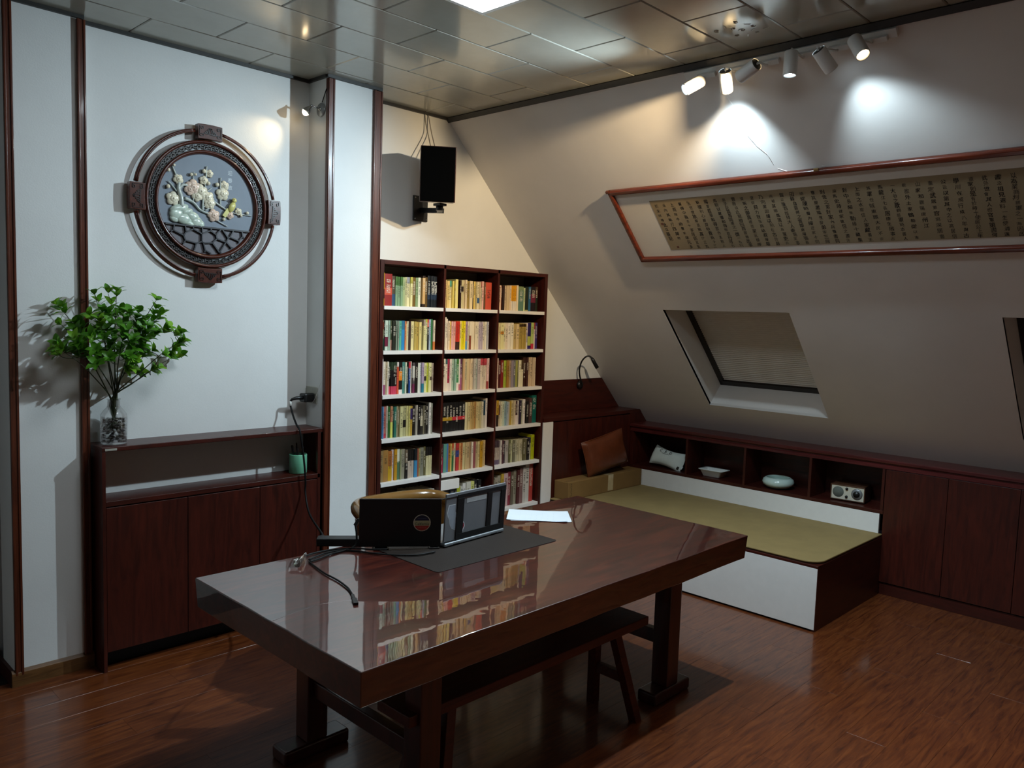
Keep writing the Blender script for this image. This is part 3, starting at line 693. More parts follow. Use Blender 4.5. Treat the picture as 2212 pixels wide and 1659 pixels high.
pn=MB(); pn.prism([(1.206,-.014,1.0015),(cutx(1.0015),-.014,1.0015),(cutx(1.252),-.014,1.252),(1.206,-.014,1.252)],(0,.0135,0)); o=pn.obj('wall_panel',M_REDX); tag(o,'dark wood wall panel with slanted right end above the headboard cabinet','wall panel')
# low cabinet along the slope: open niche unit, then doors
xn=2.2795
nu=thing('niche_cabinet','low dark wood wall unit with four open compartments behind the tan day bed','cabinet',(2.42,-1.24,0))
yA,yB=-.232,-2.235
MB().box((xn,yB-.02,.53),(2.70,yA,.553)).obj('shelf',M_REDY,nu,bevel=.001)
MB().box((xn,yB-.02,.832),(2.545,yA,.848)).obj('top_panel',M_REDY,nu)
MB().box((2.535,yB-.02,.36),(2.55,yA,.86)).obj('back_panel',M_REDY,nu)
for y in (-.232,-.760,-1.252,-1.747,-2.235): MB().box((xn,y-.018 if y<-.5 else y-.03,.553),(2.535,y,.832)).obj('divider',M_RED,nu,bevel=.001)
MB().box((xn-.002,yB,.36),(xn+.016,yA,.5295)).obj('lower_panel',M_WHITE,nu,bevel=.001)
rc=thing('low_door_cabinet','low dark wood cabinet with plain doors under the slope at right','cabinet',(2.4,-3.9,0))
ye=-5.6
for ya,yb_ in ((-2.2575,-2.6265),(-2.6295,-3.0125),(-3.0155,-3.40),(-3.403,-3.79),(-3.793,-4.18),(-4.183,-4.57),(-4.573,-4.96)): MB().box((xn,yb_,.085),(xn+.018,ya,.826)).obj('door',M_RED,rc,bevel=.0012)
MB().box((xn+.02,ye,.08),(2.545,yB-.022,.83)).obj('carcass',M_KICK,rc)
MB().box((xn+.012,ye,0),(2.5,yB-.022,.078)).obj('plinth',M_REDY,rc,bevel=.002)
# rose moulding on top of both
b=MB(); y0,y1=ye,-.232
prof=[(xn-.004,.830),(xn-.004,.846),(xn+.004,.852),(xn+.004,.862),(xn-.010,.868),(xn-.012,.874),(xn-.012,.884),(xn-.006,.890),(xs(.892)+.012,.892),(xs(.892)+.012,.850),(xn+.03,.8485),(xn+.03,.830)]
b.prism([(x,y1,z) for x,z in prof],(0,y0-y1,0)); o=b.obj('cornice',M_MOULD); tag(o,'long dark rose wood moulding running along the top of the low wall cabinets','moulding')
# day bed
bed=thing('day_bed','platform day bed with white front and tan woven mat','bed',(1.79,-1.25,0))
bx0,by0=1.2997,-2.262
MB().box((bx0,by0+.002,.012),(bx0+.018,-.25,.368)).obj('front_panel',M_WHITE,bed,bevel=.001)
MB().box((bx0+.003,by0,.0),(2.276,by0+.02,.372)).obj('end_panel',M_REDX,bed,bevel=.001)
MB().box((bx0+.018,by0+.02,.0),(2.274,-.235,.36)).obj('base',M_KICK,bed)
MB().box((bx0,by0,.368),(2.277,-.232,.384)).obj('platform_board',M_REDY,bed,bevel=.002)
def rounded(x0,x1,y0,y1,r,z,rc=('00',)):
    """rectangle outline, near-left corner rounded"""
    P=[]
    for k in range(9):
        a=math.pi+math.pi/2*k/8; P.append((x0+r+r*math.cos(a),y0+r+r*math.sin(a),z))
    P+=[(x1,y0,z),(x1,y1,z),(x0,y1,z)]
    return P
MB().prism(rounded(bx0+.008,2.274,by0+.004,-.233,.10,.3845),(0,0,.007)).obj('mat_binding',M_MATEDGE,bed)
m_=MB(); m_.prism(rounded(bx0+.004,2.2765,by0+.001,-.231,.10,.391),(0,0,.011)); m_.obj('mat',M_TATAMI,bed,bevel=.004)
# things on the bed and in the niches
cb_=thing('cardboard_box','long brown cardboard box lying on the day bed against the headboard','box',(1.85,-.31,.4025))
CX0,CX1,CY0,CY1,CZ0,CZ1=1.345,2.262,-.372,-.2335,.4025,.535
b=MB(); b.box((CX0,CY0,CZ0),(CX1,CY1,CZ1)); b.obj('carton',M_CARD,cb_,bevel=.004)
b=MB(); xm=1.85
b.box((xm-.032,CY0-.0012,CZ0+.01),(xm+.032,CY0-.0002,CZ1)).box((xm-.032,CY0-.0012,CZ1),(xm+.032,CY1-.03,CZ1+.001)); b.obj('packing_tape',M_TAPE,cb_)
b=MB()
for xw in (CX0+.03,CX1-.02):               # printed zigzag along both ends
    for k in range(7):
        z=CZ0+.012+k*.0165; s=1 if k%2 else -1
        b.add([(xw-.006*s,CY0-.0009,z),(xw+.006*s,CY0-.0009,z+.012),(xw+.006*s+.004,CY0-.0009,z+.012),(xw-.006*s+.004,CY0-.0009,z)],[(0,1,2,3)])
for k in range(9):
    x=CX0+.01+k*.012; s=1 if k%2 else -1; b.add([(x,CY0+.04-.006*s,CZ1+.0006),(x+.01,CY0+.04+.006*s,CZ1+.0006),(x+.01,CY0+.044+.006*s,CZ1+.0006),(x,CY0+.044-.006*s,CZ1+.0006)],[(0,1,2,3)])
b.obj('printed_marks',M_INK,cb_)
def cushion_mesh(w,h,t,pinch=.12,n=18,dog=0.0):
    """padded pillow: corners stay sharp, middle swells"""
    b=MB(); b.sm=True; vs=[];idx={}
    for s in (1,-1):
        for i in range(n+1):
            for j in range(n+1):
                u=-1+2*i/n; v=-1+2*j/n
                e=(1-abs(u)**2.6)*(1-abs(v)**2.6); e=max(e,0)**.42
                pu=u*(1-pinch*(1-v*v)*(abs(u)**3)*.5) ; pv=v*(1-pinch*(1-u*u)*(abs(v)**3)*.5)
                if dog: pv*=1-dog*(1-u*u)
                idx[(s,i,j)]=len(vs); vs.append((pu*w/2,s*e*t/2,pv*h/2))
    fs=[]
    for s in (1,-1):
        for i in range(n):
            for j in range(n):
                f=(idx[(s,i,j)],idx[(s,i+1,j)],idx[(s,i+1,j+1)],idx[(s,i,j+1)]); fs.append(f if s<0 else tuple(reversed(f)))
    b.add(vs,fs); return b
def place(b,M):
    b.v=[tuple(M@V(x)) for x in b.v]; return b
cu=thing('leather_cushion','glossy brown leather cushion leaning on the headboard on top of the box','cushion',(1.80,-.30,.536))
b=cushion_mesh(.47,.275,.115,.16)
rr=random.Random(5)
b.v=[(x,y+.004*math.sin(9*z/.27+3*x)*math.exp(-((abs(x)-.2)/.06)**2),z) for x,y,z in b.v]
M=Matrix.Translation((1.825,-.325,.705))@Matrix.Rotation(-.16,4,'X')@Matrix.Rotation(-.17,4,'Y')@Matrix.Rotation(-.10,4,'Z')
place(b,M).obj('pad',M_LEATHER,cu)
b=MB(); w_,h_=.47,.275; pts=[]
for u,v in [(-1,-1),(-.5,-.97),(0,-.955),(.5,-.97),(1,-1),(.97,-.5),(.95,0),(.97,.5),(1,1),(.5,.97),(0,.955),(-.5,.97),(-1,1),(-.97,.5),(-.95,0),(-.97,-.5)]: pts.append(M@V((u*w_/2*.985,0,v*h_/2*.985)))
b.tube(pts,.004,6,closed=True); b.obj('piping',M_LEATHER,cu)
# bone-shaped pillow
bp_=thing('neck_pillow','small white bone-shaped pillow with black letters in the left compartment','pillow',(2.37,-.53,.5535))
b=cushion_mesh(.30,.165,.085,-.1,18,.26)
M=Matrix.Translation((2.385,-.535,.630))@Matrix.Rotation(-.05,4,'Y')@Matrix.Rotation(-math.pi/2,4,'Z')@Matrix.Rotation(-.50,4,'X')@Matrix.Rotation(.14,4,'Y')
place(b,M).obj('pad',M_PILW,bp_)
b=MB()
bu=M.to_3x3()@V((1,0,0)); bv=M.to_3x3()@V((.22,0,1)); nn=M.to_3x3()@V((0,-1,0))
for k,ch in enumerate('C.B.D'): put_text(b,ch,M@V((-.062+.024*k,-.0438,.040 if ch!='.' else .028)),bu,bv,.034)
b.box((0,0,0),(0,0,0)) if False else None
c0=M@V((-.012,-.0438,.021)); b.obox(c0,bu*.036,bv*.0012,nn*.0003)
b.obj('lettering',M_INK,bp_)
b=MB(); b.tube([M@V((.150,.0,-.02)),M@V((.168,-.012,-.03)),M@V((.166,-.015,-.052)),M@V((.146,-.004,-.056))],.0035,6); b.obj('strap',M_DISH,bp_)
b=MB(); b.obox(M@V((.135,-.024,-.052)),M.to_3x3()@V((.010,0,0)),M.to_3x3()@V((0,0,.012)),nn*.0006); b.obj('label_tab',M_BLACK,bp_)
# rectangular white dish
def loft(b,rings):
    n=len(rings[0]); vs=[p for r in rings for p in r]; fs=[]
    for i in range(len(rings)-1):
        for k in range(n): fs.append((i*n+k,i*n+(k+1)%n,(i+1)*n+(k+1)%n,(i+1)*n+k))
    fs.append(tuple(reversed(range(n)))); fs.append(tuple((len(rings)-1)*n+k for k in range(n))); b.sm=True; b.add(vs,fs); b.sm=False; return b
def rr_ring(cx,cy,hx,hy,r,z,k=4):
    P=[]
    for sx_,sy_,a0 in ((1,1,0),(-1,1,90),(-1,-1,180),(1,-1,270)):
        for i in range(k+1):
            a=math.radians(a0+90*i/k); P.append((cx+sx_*(hx-r)+r*math.cos(a),cy+sy_*(hy-r)+r*math.sin(a),z))
    return P
dz=.5535; cx_,cy_=2.385,-.955
d=tag(loft(MB(),[rr_ring(cx_,cy_,.042,.068,.012,dz),rr_ring(cx_,cy_,.046,.072,.012,dz+.004),rr_ring(cx_,cy_,.060,.092,.016,dz+.046),rr_ring(cx_,cy_,.070,.104,.018,dz+.053),rr_ring(cx_,cy_,.070,.104,.018,dz+.056),rr_ring(cx_,cy_,.058,.090,.014,dz+.051),rr_ring(cx_,cy_,.043,.069,.01,dz+.007)]).obj('dish',M_DISH),'white rectangular porcelain dish with flared rim in the second compartment','dish')
# round celadon bowl
bw=tag(MB().lathe([(.05,0),(.055,.003),(.085,.010),(.108,.030),(.112,.048),(.104,.068),(.088,.078),(.080,.080),(.076,.077),(.094,.060),(.098,.045),(.088,.022),(.04,.012)],(2.395,-1.475,.5535),40).obj('bowl',M_CERAM),'pale celadon round bowl with inward rim in the third compartment','bowl')
# table radio
ra=thing('table_radio','small walnut table radio with cream face and silver dial in right compartment','radio',(2.42,-1.985,.5535))
RM=Matrix.Translation((2.425,-1.985,.5535))@Matrix.Rotation(math.radians(6),4,'Z')
M_WAL=wood('radio_walnut','3a2216','5c3a26',(1,8,1),20,0.4,0.15); M_FACE=plain('radio_cream_face','c9c3b2',0.45,var=.02); M_GRILL=plain('radio_grille','5f645c',0.6,bump=.4,bscale=900)
def rp(b): return place(b,RM)
b=MB(); x0=-.075;x1=.075;y0=-.112;y1=.112;zt=.112; wl=.007
b.box((x0,y0,.006),(x1,y1,.006+wl)).box((x0,y0,zt-wl),(x1,y1,zt)).box((x0,y0,.006),(x1,y0+wl,zt)).box((x0,y1-wl,.006),(x1,y1,zt)).box((x1-.006,y0,.006),(x1,y1,zt)); rp(b).obj('case',M_WAL,ra,bevel=.0015)
rp(MB().box((x0+.004,y0+wl,.006+wl),(x0+.012,y1-wl,zt-wl))).obj('face',M_FACE,ra)
QX=V((-1,0,0)).to_track_quat('Z','Y').to_matrix()
rp(MB().lathe([(.001,.0015),(.036,.0015),(.037,0),(.037,-.002)],(x0+.004,.062,.060),32,QX,cap=False)).obj('speaker_grille',M_GRILL,ra)
rp(MB().lathe([(.037,0),(.036,.004),(.030,.007),(.001,.007)],(x0+.004,-.060,.060),32,QX,cap=False)).obj('tuning_dial',M_SILV,ra)
rp(MB().lathe([(.021,0),(.020,.012),(.001,.013)],(x0-.003,-.060,.060),28,QX,cap=False)).obj('tuning_knob',M_BLACK,ra)
for z in (.088,.034): rp(MB().lathe([(.0085,0),(.008,.010),(.001,.011)],(x0+.004,.006,z),18,QX,cap=False)).obj('knob',M_BLACK,ra)
b=MB()
for sx_ in (-.06,.06):
    for sy_ in (-.09,.09): b.lathe([(.007,0),(.007,.006)],(sx_,sy_,0),12)
rp(b).obj('feet',M_BLACK,ra)
# gooseneck reading lamp
gl=thing('reading_lamp','black gooseneck reading lamp rising from the wall panel by the slope','lamp',(1.86,-.0145,1.215))
MB().lathe([(.001,0),(.030,0),(.032,.006),(.028,.022),(.012,.026),(.001,.026)],(1.853,-.0145,1.205),24,V((0,-1,0)).to_track_quat('Z','Y').to_matrix(),cap=False).obj('base',M_BLACK,gl)
def smooth(pts,k=6):
    pts=[V(p) for p in pts]; P=[pts[0]]+pts+[pts[-1]]; out=[]
    for i in range(1,len(P)-2):
        for j in range(k):
            t_=j/k; a,b_,c_,d_=P[i-1],P[i],P[i+1],P[i+2]
            out.append(.5*((2*b_)+(-a+c_)*t_+(2*a-5*b_+4*c_-d_)*t_*t_+(-a+3*b_-3*c_+d_)*t_**3))
    out.append(pts[-1]); return out
MB().tube(smooth([(1.853,-.035,1.207),(1.835,-.050,1.235),(1.813,-.05,1.287),(1.797,-.06,1.344),(1.786,-.09,1.401),(1.798,-.12,1.437),(1.822,-.14,1.440),(1.836,-.155,1.418)]),.0065,10).obj('gooseneck',M_BLACK,gl)
MB().tube([(1.832,-.150,1.430),(1.838,-.158,1.412),(1.868,-.180,1.352),(1.869,-.181,1.350)],[.010,.014,.015,.012],14).obj('lamp_head',M_BLACK,gl)

# ============================================================ SCROLL ON THE SLOPE
fr=thing('framed_scroll','long framed calligraphy scroll hanging on the sloping wall','scroll',sp(-2.6,2.33))
zt_,zb_=2.533,2.133; y0_,y1_=-.985,-4.25
def sbox(b,ya,yb,za,zb,o0,o1): return b.prism([sp(ya,za,o0),sp(yb,za,o0),sp(yb,zb,o0),sp(ya,zb,o0)],-SN*(o1-o0))
RW=.023
M_FRAME=wood('frame_redwood','3a140b','6a2c18',(1,10,1),10,0.24,0.5)
for (ya,yb,za,zb) in ((y1_,y0_,zt_,zt_-RW),(y1_,y0_,zb_+RW,zb_),(y0_-.030,y0_,zt_,zb_),(y1_,y1_+.030,zt_,zb_)):
    sbox(MB(),ya,yb,za,zb,.004,.034).obj('frame_rail',M_FRAME,fr,bevel=.009,seg=3)
M_MOUNT=plain('scroll_silk_mount','cfc8be',0.6,0.3,var=.03,scale=4)
sbox(MB(),y1_+.02,y0_-.02,zt_-.015,zb_+.015,.003,.012).obj('silk_mount',M_MOUNT,fr)
M_SCR=plain('aged_scroll_paper','8a7a60',0.75,0.2,var=.10,scale=3)
sbox(MB(),-4.0,-1.242,2.458,2.190,.012,.0132).obj('scroll_paper',M_SCR,fr)
ck_=MB()
COLT=['抗主狀得此以墓記','伍內其能行四揚物','上既陵中由數斯年元多','當得中商亦十家居伍其五','生世世故如其居高什三五','辭復利心聽齊敬青尚十三','賜當若舉和得故告孟敕人','馬騎以獻賜和得敬恩行可七','廟子記其馬誠成之一價一七行','曹府公此賦相曰四嘗得此事','從斯之御真禮而家三極師','堂從貝力府陰真幼叔陵陽','乃向業因鐘以刑在古外居','商被其鄉既居以為家吏兵','賞以版百姓拜大人秦賜又事','田錄自霸州之實却來陽張長','德從陳時蜀內揚近家十同','曹其里黑陽世發弟家三同','對舍之累對家內兵聲書同','益馬史時從家故恒之書河','對中長陽里勤緣十藏集','上而之水有信人家藏書王','其軍任賊東職大民不宗','馬龍江七長居德生居事古','一大谷之歌鶴居軍時本書人','歌故外土家鶴勒從以本','山家和觀陽唐州江','畫定武居第官寫深居書','公云以第其中之以高居信','學川在成行成八年與古','還家則是有於時十使居公上年','武外世會其人也官軍第書何','書之相見選料一生使清漢','以為業商判親軍之一海因因','其博公文以說如至書寶大同','東陵都由其有傳一舟於年','承傳下先之書論陳子人','輪以賜仁公教良張新大古','表徐湖陽道人不壽子年書','州書更其以蒙以為書春何','歷安文帝從數人陽寶安以山','釋從蘭陳書法明學濟家以','藏是之水朝至林居軍其文','長安十書人家王其公里','居軍同其年書田山文水','武信公家王法年古書子','明山水家古人書文字安','年陽公居王書其子文長']
rs=random.Random(21); yc=-1.268; k=0
nvec=-SN
for k,ct in enumerate(COLT):
    yc=-1.275-k*.0565
    if yc<-3.95: break
    n=len(ct); L_=.262/ max(n,8) if n>9 else .0262
    for j,ch in enumerate(ct):
        z=2.448-.0075-(j+.4)*(.252/ (max(n,10)))*1.0
        jit=rs.uniform(-.004,.004); sz=rs.uniform(.020,.028); sh=rs.uniform(-.12,.18)
        c_=sp(yc+jit,z,.0136); ux=V((0,-1,0)); uy=(-SD*rs.uniform(.95,1.25)+ux*sh)
        put_text(ck_,ch,c_,ux*rs.uniform(.85,1.1)+uy*rs.uniform(-.05,.10),uy,sz)
        if rs.random()<.55: put_text(ck_,ch,c_+ux*.0009,ux,uy,sz*1.04)
ck_.obj('calligraphy',M_INK,fr)
M_SEAL=plain('faded_red_seal','5a3326',0.8,var=.2)
b=MB()
for y,z,s in ((-1.262,2.335,.016),(-1.300,2.205,.014)): b.prism([sp(y-s/2,z+s/2.8,.0134),sp(y+s/2,z+s/2.8,.0134),sp(y+s/2,z-s/2.8,.0134),sp(y-s/2,z-s/2.8,.0134)],-SN*.0003)
b.obj('seal_mark',M_SEAL,fr)
M_FGL=glass('picture_glass')
MB().obox(sp(-2.30,2.535,.028),V((0,.012,0)),SD*.006,SN*.006).obj('brass_hook',plain('brass','b8a070',0.3,metal=.8),fr)
MB().obox(sp(-.992,2.532,.03),V((0,.010,0)),SD*.008,SN*.008).obj('corner_hook',M_TRIM,fr)
# ============================================================ SPEAKER
spk=thing('loudspeaker','black cloth fronted loudspeaker hung on the wall above the bookcase','speaker',(.07,-.33,2.40))
SM=Matrix.Translation((.075,-.315,2.565))@Matrix.Rotation(math.radians(-38),4,'Z')@Matrix.Rotation(math.radians(6),4,'X')
place(MB().box((-.105,-.085,-.16),(.105,.105,.16)),SM).obj('cabinet',M_SPKW,spk,bevel=.003)
place(MB().box((-.101,-.102,-.156),(.099,-.0855,.156)),SM).obj('grille',M_SPK,spk,bevel=.004)
br=thing('speaker_bracket','black swivel wall bracket holding the loudspeaker','bracket',(.2,0,2.40))
MB().box((.140,-.012,2.322),(.256,-.0005,2.480)).obj('wall_plate',M_BLACK,br,bevel=.003)
MB().bar((.215,-.012,2.392),(.205,-.21,2.376),.035,.030).bar((.205,-.19,2.376),(.12,-.29,2.374),.035,.028).lathe([(.022,0),(.022,.032)],(.11,-.30,2.36),16).box((.085,-.33,2.388),(.140,-.27,2.402)).obj('arm',M_BLACK,br)
b=MB()
for x in (.152,.244):
    for z in (2.335,2.467): b.lathe([(.005,0),(.004,.003),(.001,.003)],(x,-.012,z),10,V((0,-1,0)).to_track_quat('Z','Y').to_matrix())
b.obj('screws',M_CHROME,br)
b=MB(); b.tube(smooth([(.219,-.006,3.005),(.219,-.015,2.942),(.212,-.05,2.865),(.150,-.16,2.75),(.125,-.22,2.70)]),.0035,6); tag(b.obj('speaker_wire',M_GCORD),'left grey wire dropping from the ceiling to the loudspeaker','wire')
b=MB(); b.tube(smooth([(.247,-.006,3.005),(.246,-.02,2.955),(.243,-.05,2.87),(.190,-.15,2.76),(.160,-.20,2.70)]),.0035,6); tag(b.obj('speaker_wire',M_GCORD),'right grey wire dropping from the ceiling to the loudspeaker','wire')

# ============================================================ ROUND PLAQUE
mc=V((-1.222,0,2.252)); yw=-.0204
pq=thing('round_plaque','round carved wood wall plaque with jade plum blossom picture','wall plaque',(mc.x,yw,mc.z))
def circ(r,y,n=72,a0=0,a1=360): return [V((mc.x+r*math.cos(math.radians(a0+(a1-a0)*k/n)),y,mc.z+r*math.sin(math.radians(a0+(a1-a0)*k/n)))) for k in range(n+(0 if a1-a0==360 else 1))]
M_PQ=wood('plaque_wood','2e120b','5a2a1c',(1,1,1),22,0.28,0.35)
RO=.369
b=MB(); 
for a0 in (11,101,191,281): b.tube(circ(RO,yw-.028,20,a0,a0+68),.0085,10); b.tube(circ(RO-.006,yw-.037,20,a0,a0+68),.005,8)
b.obj('outer_ring',M_PQ,pq)
def ringlathe(prof,mat,name,n=96):
    return MB().lathe(prof,(mc.x,yw,mc.z),n,V((0,-1,0)).to_track_quat('Z','Y').to_matrix(),cap=False).obj(name,mat,pq)
ringlathe([(.318,.008),(.321,.030),(.316,.042),(.309,.044),(.303,.036),(.302,.020)],M_PQ,'main_ring')
ringlathe([(.272,.020),(.271,.036),(.265,.041),(.258,.038),(.252,.026),(.250,.018)],M_PQ,'inner_ring')
M_DISK=plain('slate_blue_disc','727c88',0.5,0.4,var=.06,scale=10)
ringlathe([(.001,.021),(.252,.021)],M_DISK,'picture_disc')
M_PALE=plain('pale_fret_ground','d2dade',0.5,var=.05)
ringlathe([(.270,.018),(.304,.018)],M_PALE,'fret_ground')
M_DARKF=plain('dark_fret','17110f',0.4,var=.1)
b=MB(); NF=96                               # key-fret pierced band
def pol(r,a,y): return (mc.x+r*math.cos(a),y,mc.z+r*math.sin(a))
def arcseg(r0,r1,a0,a1):
    y=yw-.0185; y2=yw-.030
    b.add([pol(r0,a0,y2),pol(r0,a1,y2),pol(r1,a1,y2),pol(r1,a0,y2),pol(r0,a0,y),pol(r0,a1,y),pol(r1,a1,y),pol(r1,a0,y)],[(0,1,2,3),(0,4,5,1),(1,5,6,2),(2,6,7,3),(3,7,4,0)])
st=2*math.pi/NF; th=st*.24
for k in range(NF):
    a=k*st
    if k%2: arcseg(.272,.296,a,a+th); arcseg(.291,.296,a,a+st*.8); arcseg(.280,.285,a+st*.25,a+st)
    else: arcseg(.279,.302,a,a+th); arcseg(.279,.284,a,a+st*.8); arcseg(.290,.295,a+st*.25,a+st)
for k in range(64):
    a=k*2*math.pi/64; arcseg(.270,.2745,a,a+2*math.pi/64); arcseg(.2995,.304,a,a+2*math.pi/64)
b.obj('fret_band',M_DARKF,pq)
# four carved tablets
M_TABD=plain('tablet_carving','1d0d09',0.3,0.5,coat=.3)
for q in range(4):
    a=math.pi/2*q; ca,sa=math.cos(a),math.sin(a)
    T=lambda r,t,y: (mc.x+r*ca-t*sa,y,mc.z+r*sa+t*ca)
    b=MB(); n=8; hw=.064
    out=[T(.397-.5*(t*t)*1.6,t,yw-.052) for t in [hw*(-1+2*i/n) for i in range(n+1)]]
    inn=[T(.322-.5*(t*t)*1.6+.002,t,yw-.052) for t in [hw*(1-2*i/n) for i in range(n+1)]]
    b.prism(out+inn,(0,.036,0)); tb=b.obj('carved_tablet',M_PQ,pq,bevel=.002)
    b=MB(); Y=yw-.0535
    def seg(p,q_,w=.0028): b.bar(T(p[0],p[1],Y),T(q_[0],q_[1],Y),w,.004,(0,1,0))
    r0,r1=.331,.388
    for s in (-1,1):
        for (c_r,c_t,sg) in ((r1-.008,.045*s,1),(r0+.008,.045*s,-1)):
            pts=[(c_r+sg*.003,c_t+.012*s),(c_r+sg*.003,c_t-.008*s),(c_r-sg*.008,c_t-.008*s),(c_r-sg*.008,c_t+.003*s),(c_r-sg*.003,c_t+.003*s)]
            for p,q_ in zip(pts,pts[1:]): seg(p,q_)
        seg((r0+.004,.056*s),(r1-.008,.056*s),.0022)
    for tt,h in ((-.026,.010),(-.016,.018),(-.006,.026),(.006,.026),(.016,.018),(.026,.010)): seg((.350,tt*1.15),(.352+h,tt*.8),.0055)
    seg((.346,-.034),(.350,.034),.005); seg((.372,-.006),(.380,.0),.005); seg((.372,.006),(.380,.0),.005)
    o=b.obj('carving',M_TABD,tb)
# lower fence: cracked-ice lattice below the rail
M_ICEB=plain('lattice_ground','5d5a60',0.5,var=.05); M_ICE=plain('lattice_bar','1b1b22',0.4,var=.1)
zc_=2.137
b=MB(); rI=.2495; P=[]
aa=math.asin((zc_-mc.z)/rI)
for k in range(33):
    a=math.pi-aa+ (math.pi+2*aa)*k/32; P.append((mc.x+rI*math.cos(a),yw-.0215,mc.z+rI*math.sin(a)))
b.prism(P,(0,-.002,0)); b.obj('lattice_ground',M_ICEB,pq)
b=MB(); Y=yw-.030
def inside(p): return (p[0]-mc.x)**2+(p[1]-mc.z)**2<.2475**2 and p[1]<=zc_+.001
hw=math.sqrt(rI**2-(zc_-mc.z)**2)
b.bar((mc.x-hw,Y,zc_),(mc.x+hw,Y,zc_),.008,.014,(0,1,0))
# bars traced from the cracked-ice pattern (plaque units, centre 0,0)
rl=random.Random(4); seeds=[]
while len(seeds)<34:
    p=(mc.x+rl.uniform(-.26,.26),mc.z+rl.uniform(-.27,-.10))
    if all((p[0]-q[0])**2+(p[1]-q[1])**2>.036**2 for q in seeds): seeds.append(p)
    elif rl.random()<.002: break
cells=[]
for i,s in enumerate(seeds):                  # Voronoi cells by half-plane clipping
    poly=[(mc.x-.3,mc.z-.3),(mc.x+.3,mc.z-.3),(mc.x+.3,zc_),(mc.x-.3,zc_)]
    for j,q in enumerate(seeds):
        if i==j: continue
        mx_,mz=(s[0]+q[0])/2,(s[1]+q[1])/2; nx,nz=q[0]-s[0],q[1]-s[1]; out=[]
        f=lambda p:(p[0]-mx_)*nx+(p[1]-mz)*nz
        for k in range(len(poly)):
            p,r_=poly[k],poly[(k+1)%len(poly)]; fp,fr_=f(p),f(r_)
            if fp<=0: out.append(p)
            if fp*fr_<0: t_=fp/(fp-fr_); out.append((p[0]+(r_[0]-p[0])*t_,p[1]+(r_[1]-p[1])*t_))
        poly=out
        if len(poly)<3: break
    cells.append(poly)
done=set()
for poly in cells:
    for k in range(len(poly)):
        p,q=poly[k],poly[(k+1)%len(poly)]
        key=tuple(sorted(((round(p[0],3),round(p[1],3)),(round(q[0],3),round(q[1],3)))))
        if key in done: continue
        done.add(key)
        n=12; ins=[i for i in range(n+1) if inside((p[0]+(q[0]-p[0])*i/n,p[1]+(q[1]-p[1])*i/n))]
        if len(ins)<2: continue
        i0,i1=ins[0],ins[-1]; A=(p[0]+(q[0]-p[0])*i0/n,p[1]+(q[1]-p[1])*i0/n); B_=(p[0]+(q[0]-p[0])*i1/n,p[1]+(q[1]-p[1])*i1/n)
        if (A[1]>zc_-.003 and B_[1]>zc_-.003): continue
        if (A[0]-B_[0])**2+(A[1]-B_[1])**2<.006**2: continue
        b.bar((A[0],Y,A[1]),(B_[0],Y,B_[1]),.0062,.012,(0,1,0))
b.obj('ice_lattice',M_ICE,pq)
# relief picture: rock, branches, blossoms, buds, bird
M_JADE=plain('pale_green_jade','bccabd',0.25,0.5,coat=.4,var=.16,scale=45); M_BR=plain('grey_jade_branch','aab2ac',0.3,coat=.3,var=.25,scale=40)
M_PETC=plain('cream_jade_petal','dcd5bd',0.25,coat=.4,var=.08,scale=50); M_PETP=plain('pink_jade_petal','d8c0ae',0.25,coat=.4,var=.1,scale=50); M_BIRD=plain('yellow_jade','cfc878',0.3,coat=.4,var=.1,scale=50)
yp_=yw-.026
b=MB()
for x,z,rx,rz,ry in [(-1.372,2.218,.052,.022,.016),(-1.385,2.190,.038,.034,.016),(-1.350,2.170,.045,.030,.018),(-1.305,2.185,.040,.026,.018),(-1.285,2.160,.034,.028,.016),(-1.262,2.150,.020,.020,.014),(-1.325,2.150,.040,.016,.014),(-1.395,2.165,.026,.018,.012),(-1.335,2.205,.036,.016,.016)]:
    b.blob((x,yp_,z),(rx,ry,rz),12,8,Matrix.Rotation(rl.uniform(-.4,.4),3,'Y'))
b.obj('jade_rock',M_JADE,pq)
BR=[([(-1.360,2.225),(-1.363,2.275),(-1.375,2.31),(-1.372,2.345)],.014,.009),([(-1.375,2.31),(-1.352,2.335),(-1.325,2.335)],.009,.006),([(-1.372,2.345),(-1.390,2.385),(-1.406,2.421)],.006,.0035),([(-1.345,2.272),(-1.300,2.255),(-1.264,2.222),(-1.215,2.205),(-1.175,2.178),(-1.117,2.153)],.009,.002),([(-1.30,2.33),(-1.25,2.30),(-1.204,2.279),(-1.125,2.238),(-1.084,2.226),(-0.985,2.222)],.008,.002),([(-1.252,2.22),(-1.250,2.27),(-1.239,2.333),(-1.231,2.445)],.006,.0035),([(-1.158,2.255),(-1.159,2.33),(-1.156,2.398)],.005,.003),([(-1.30,2.262),(-1.301,2.32),(-1.298,2.408)],.004,.0025),([(-1.385,2.30),(-1.410,2.33),(-1.428,2.345)],.004,.0025),([(-1.240,2.222),(-1.205,2.242)],.004,.003),([(-1.228,2.32),(-1.205,2.338)],.003,.002),([(-1.252,2.235),(-1.232,2.250)],.004,.003)]
for pts,r0_,r1_ in BR:
    P=smooth([(x,yp_-.002,z) for x,z in pts],4); n=len(P)
    MB().tube(P,[r0_+(r1_-r0_)*i/(n-1) for i in range(n)],8).obj('branch',M_BR,pq)
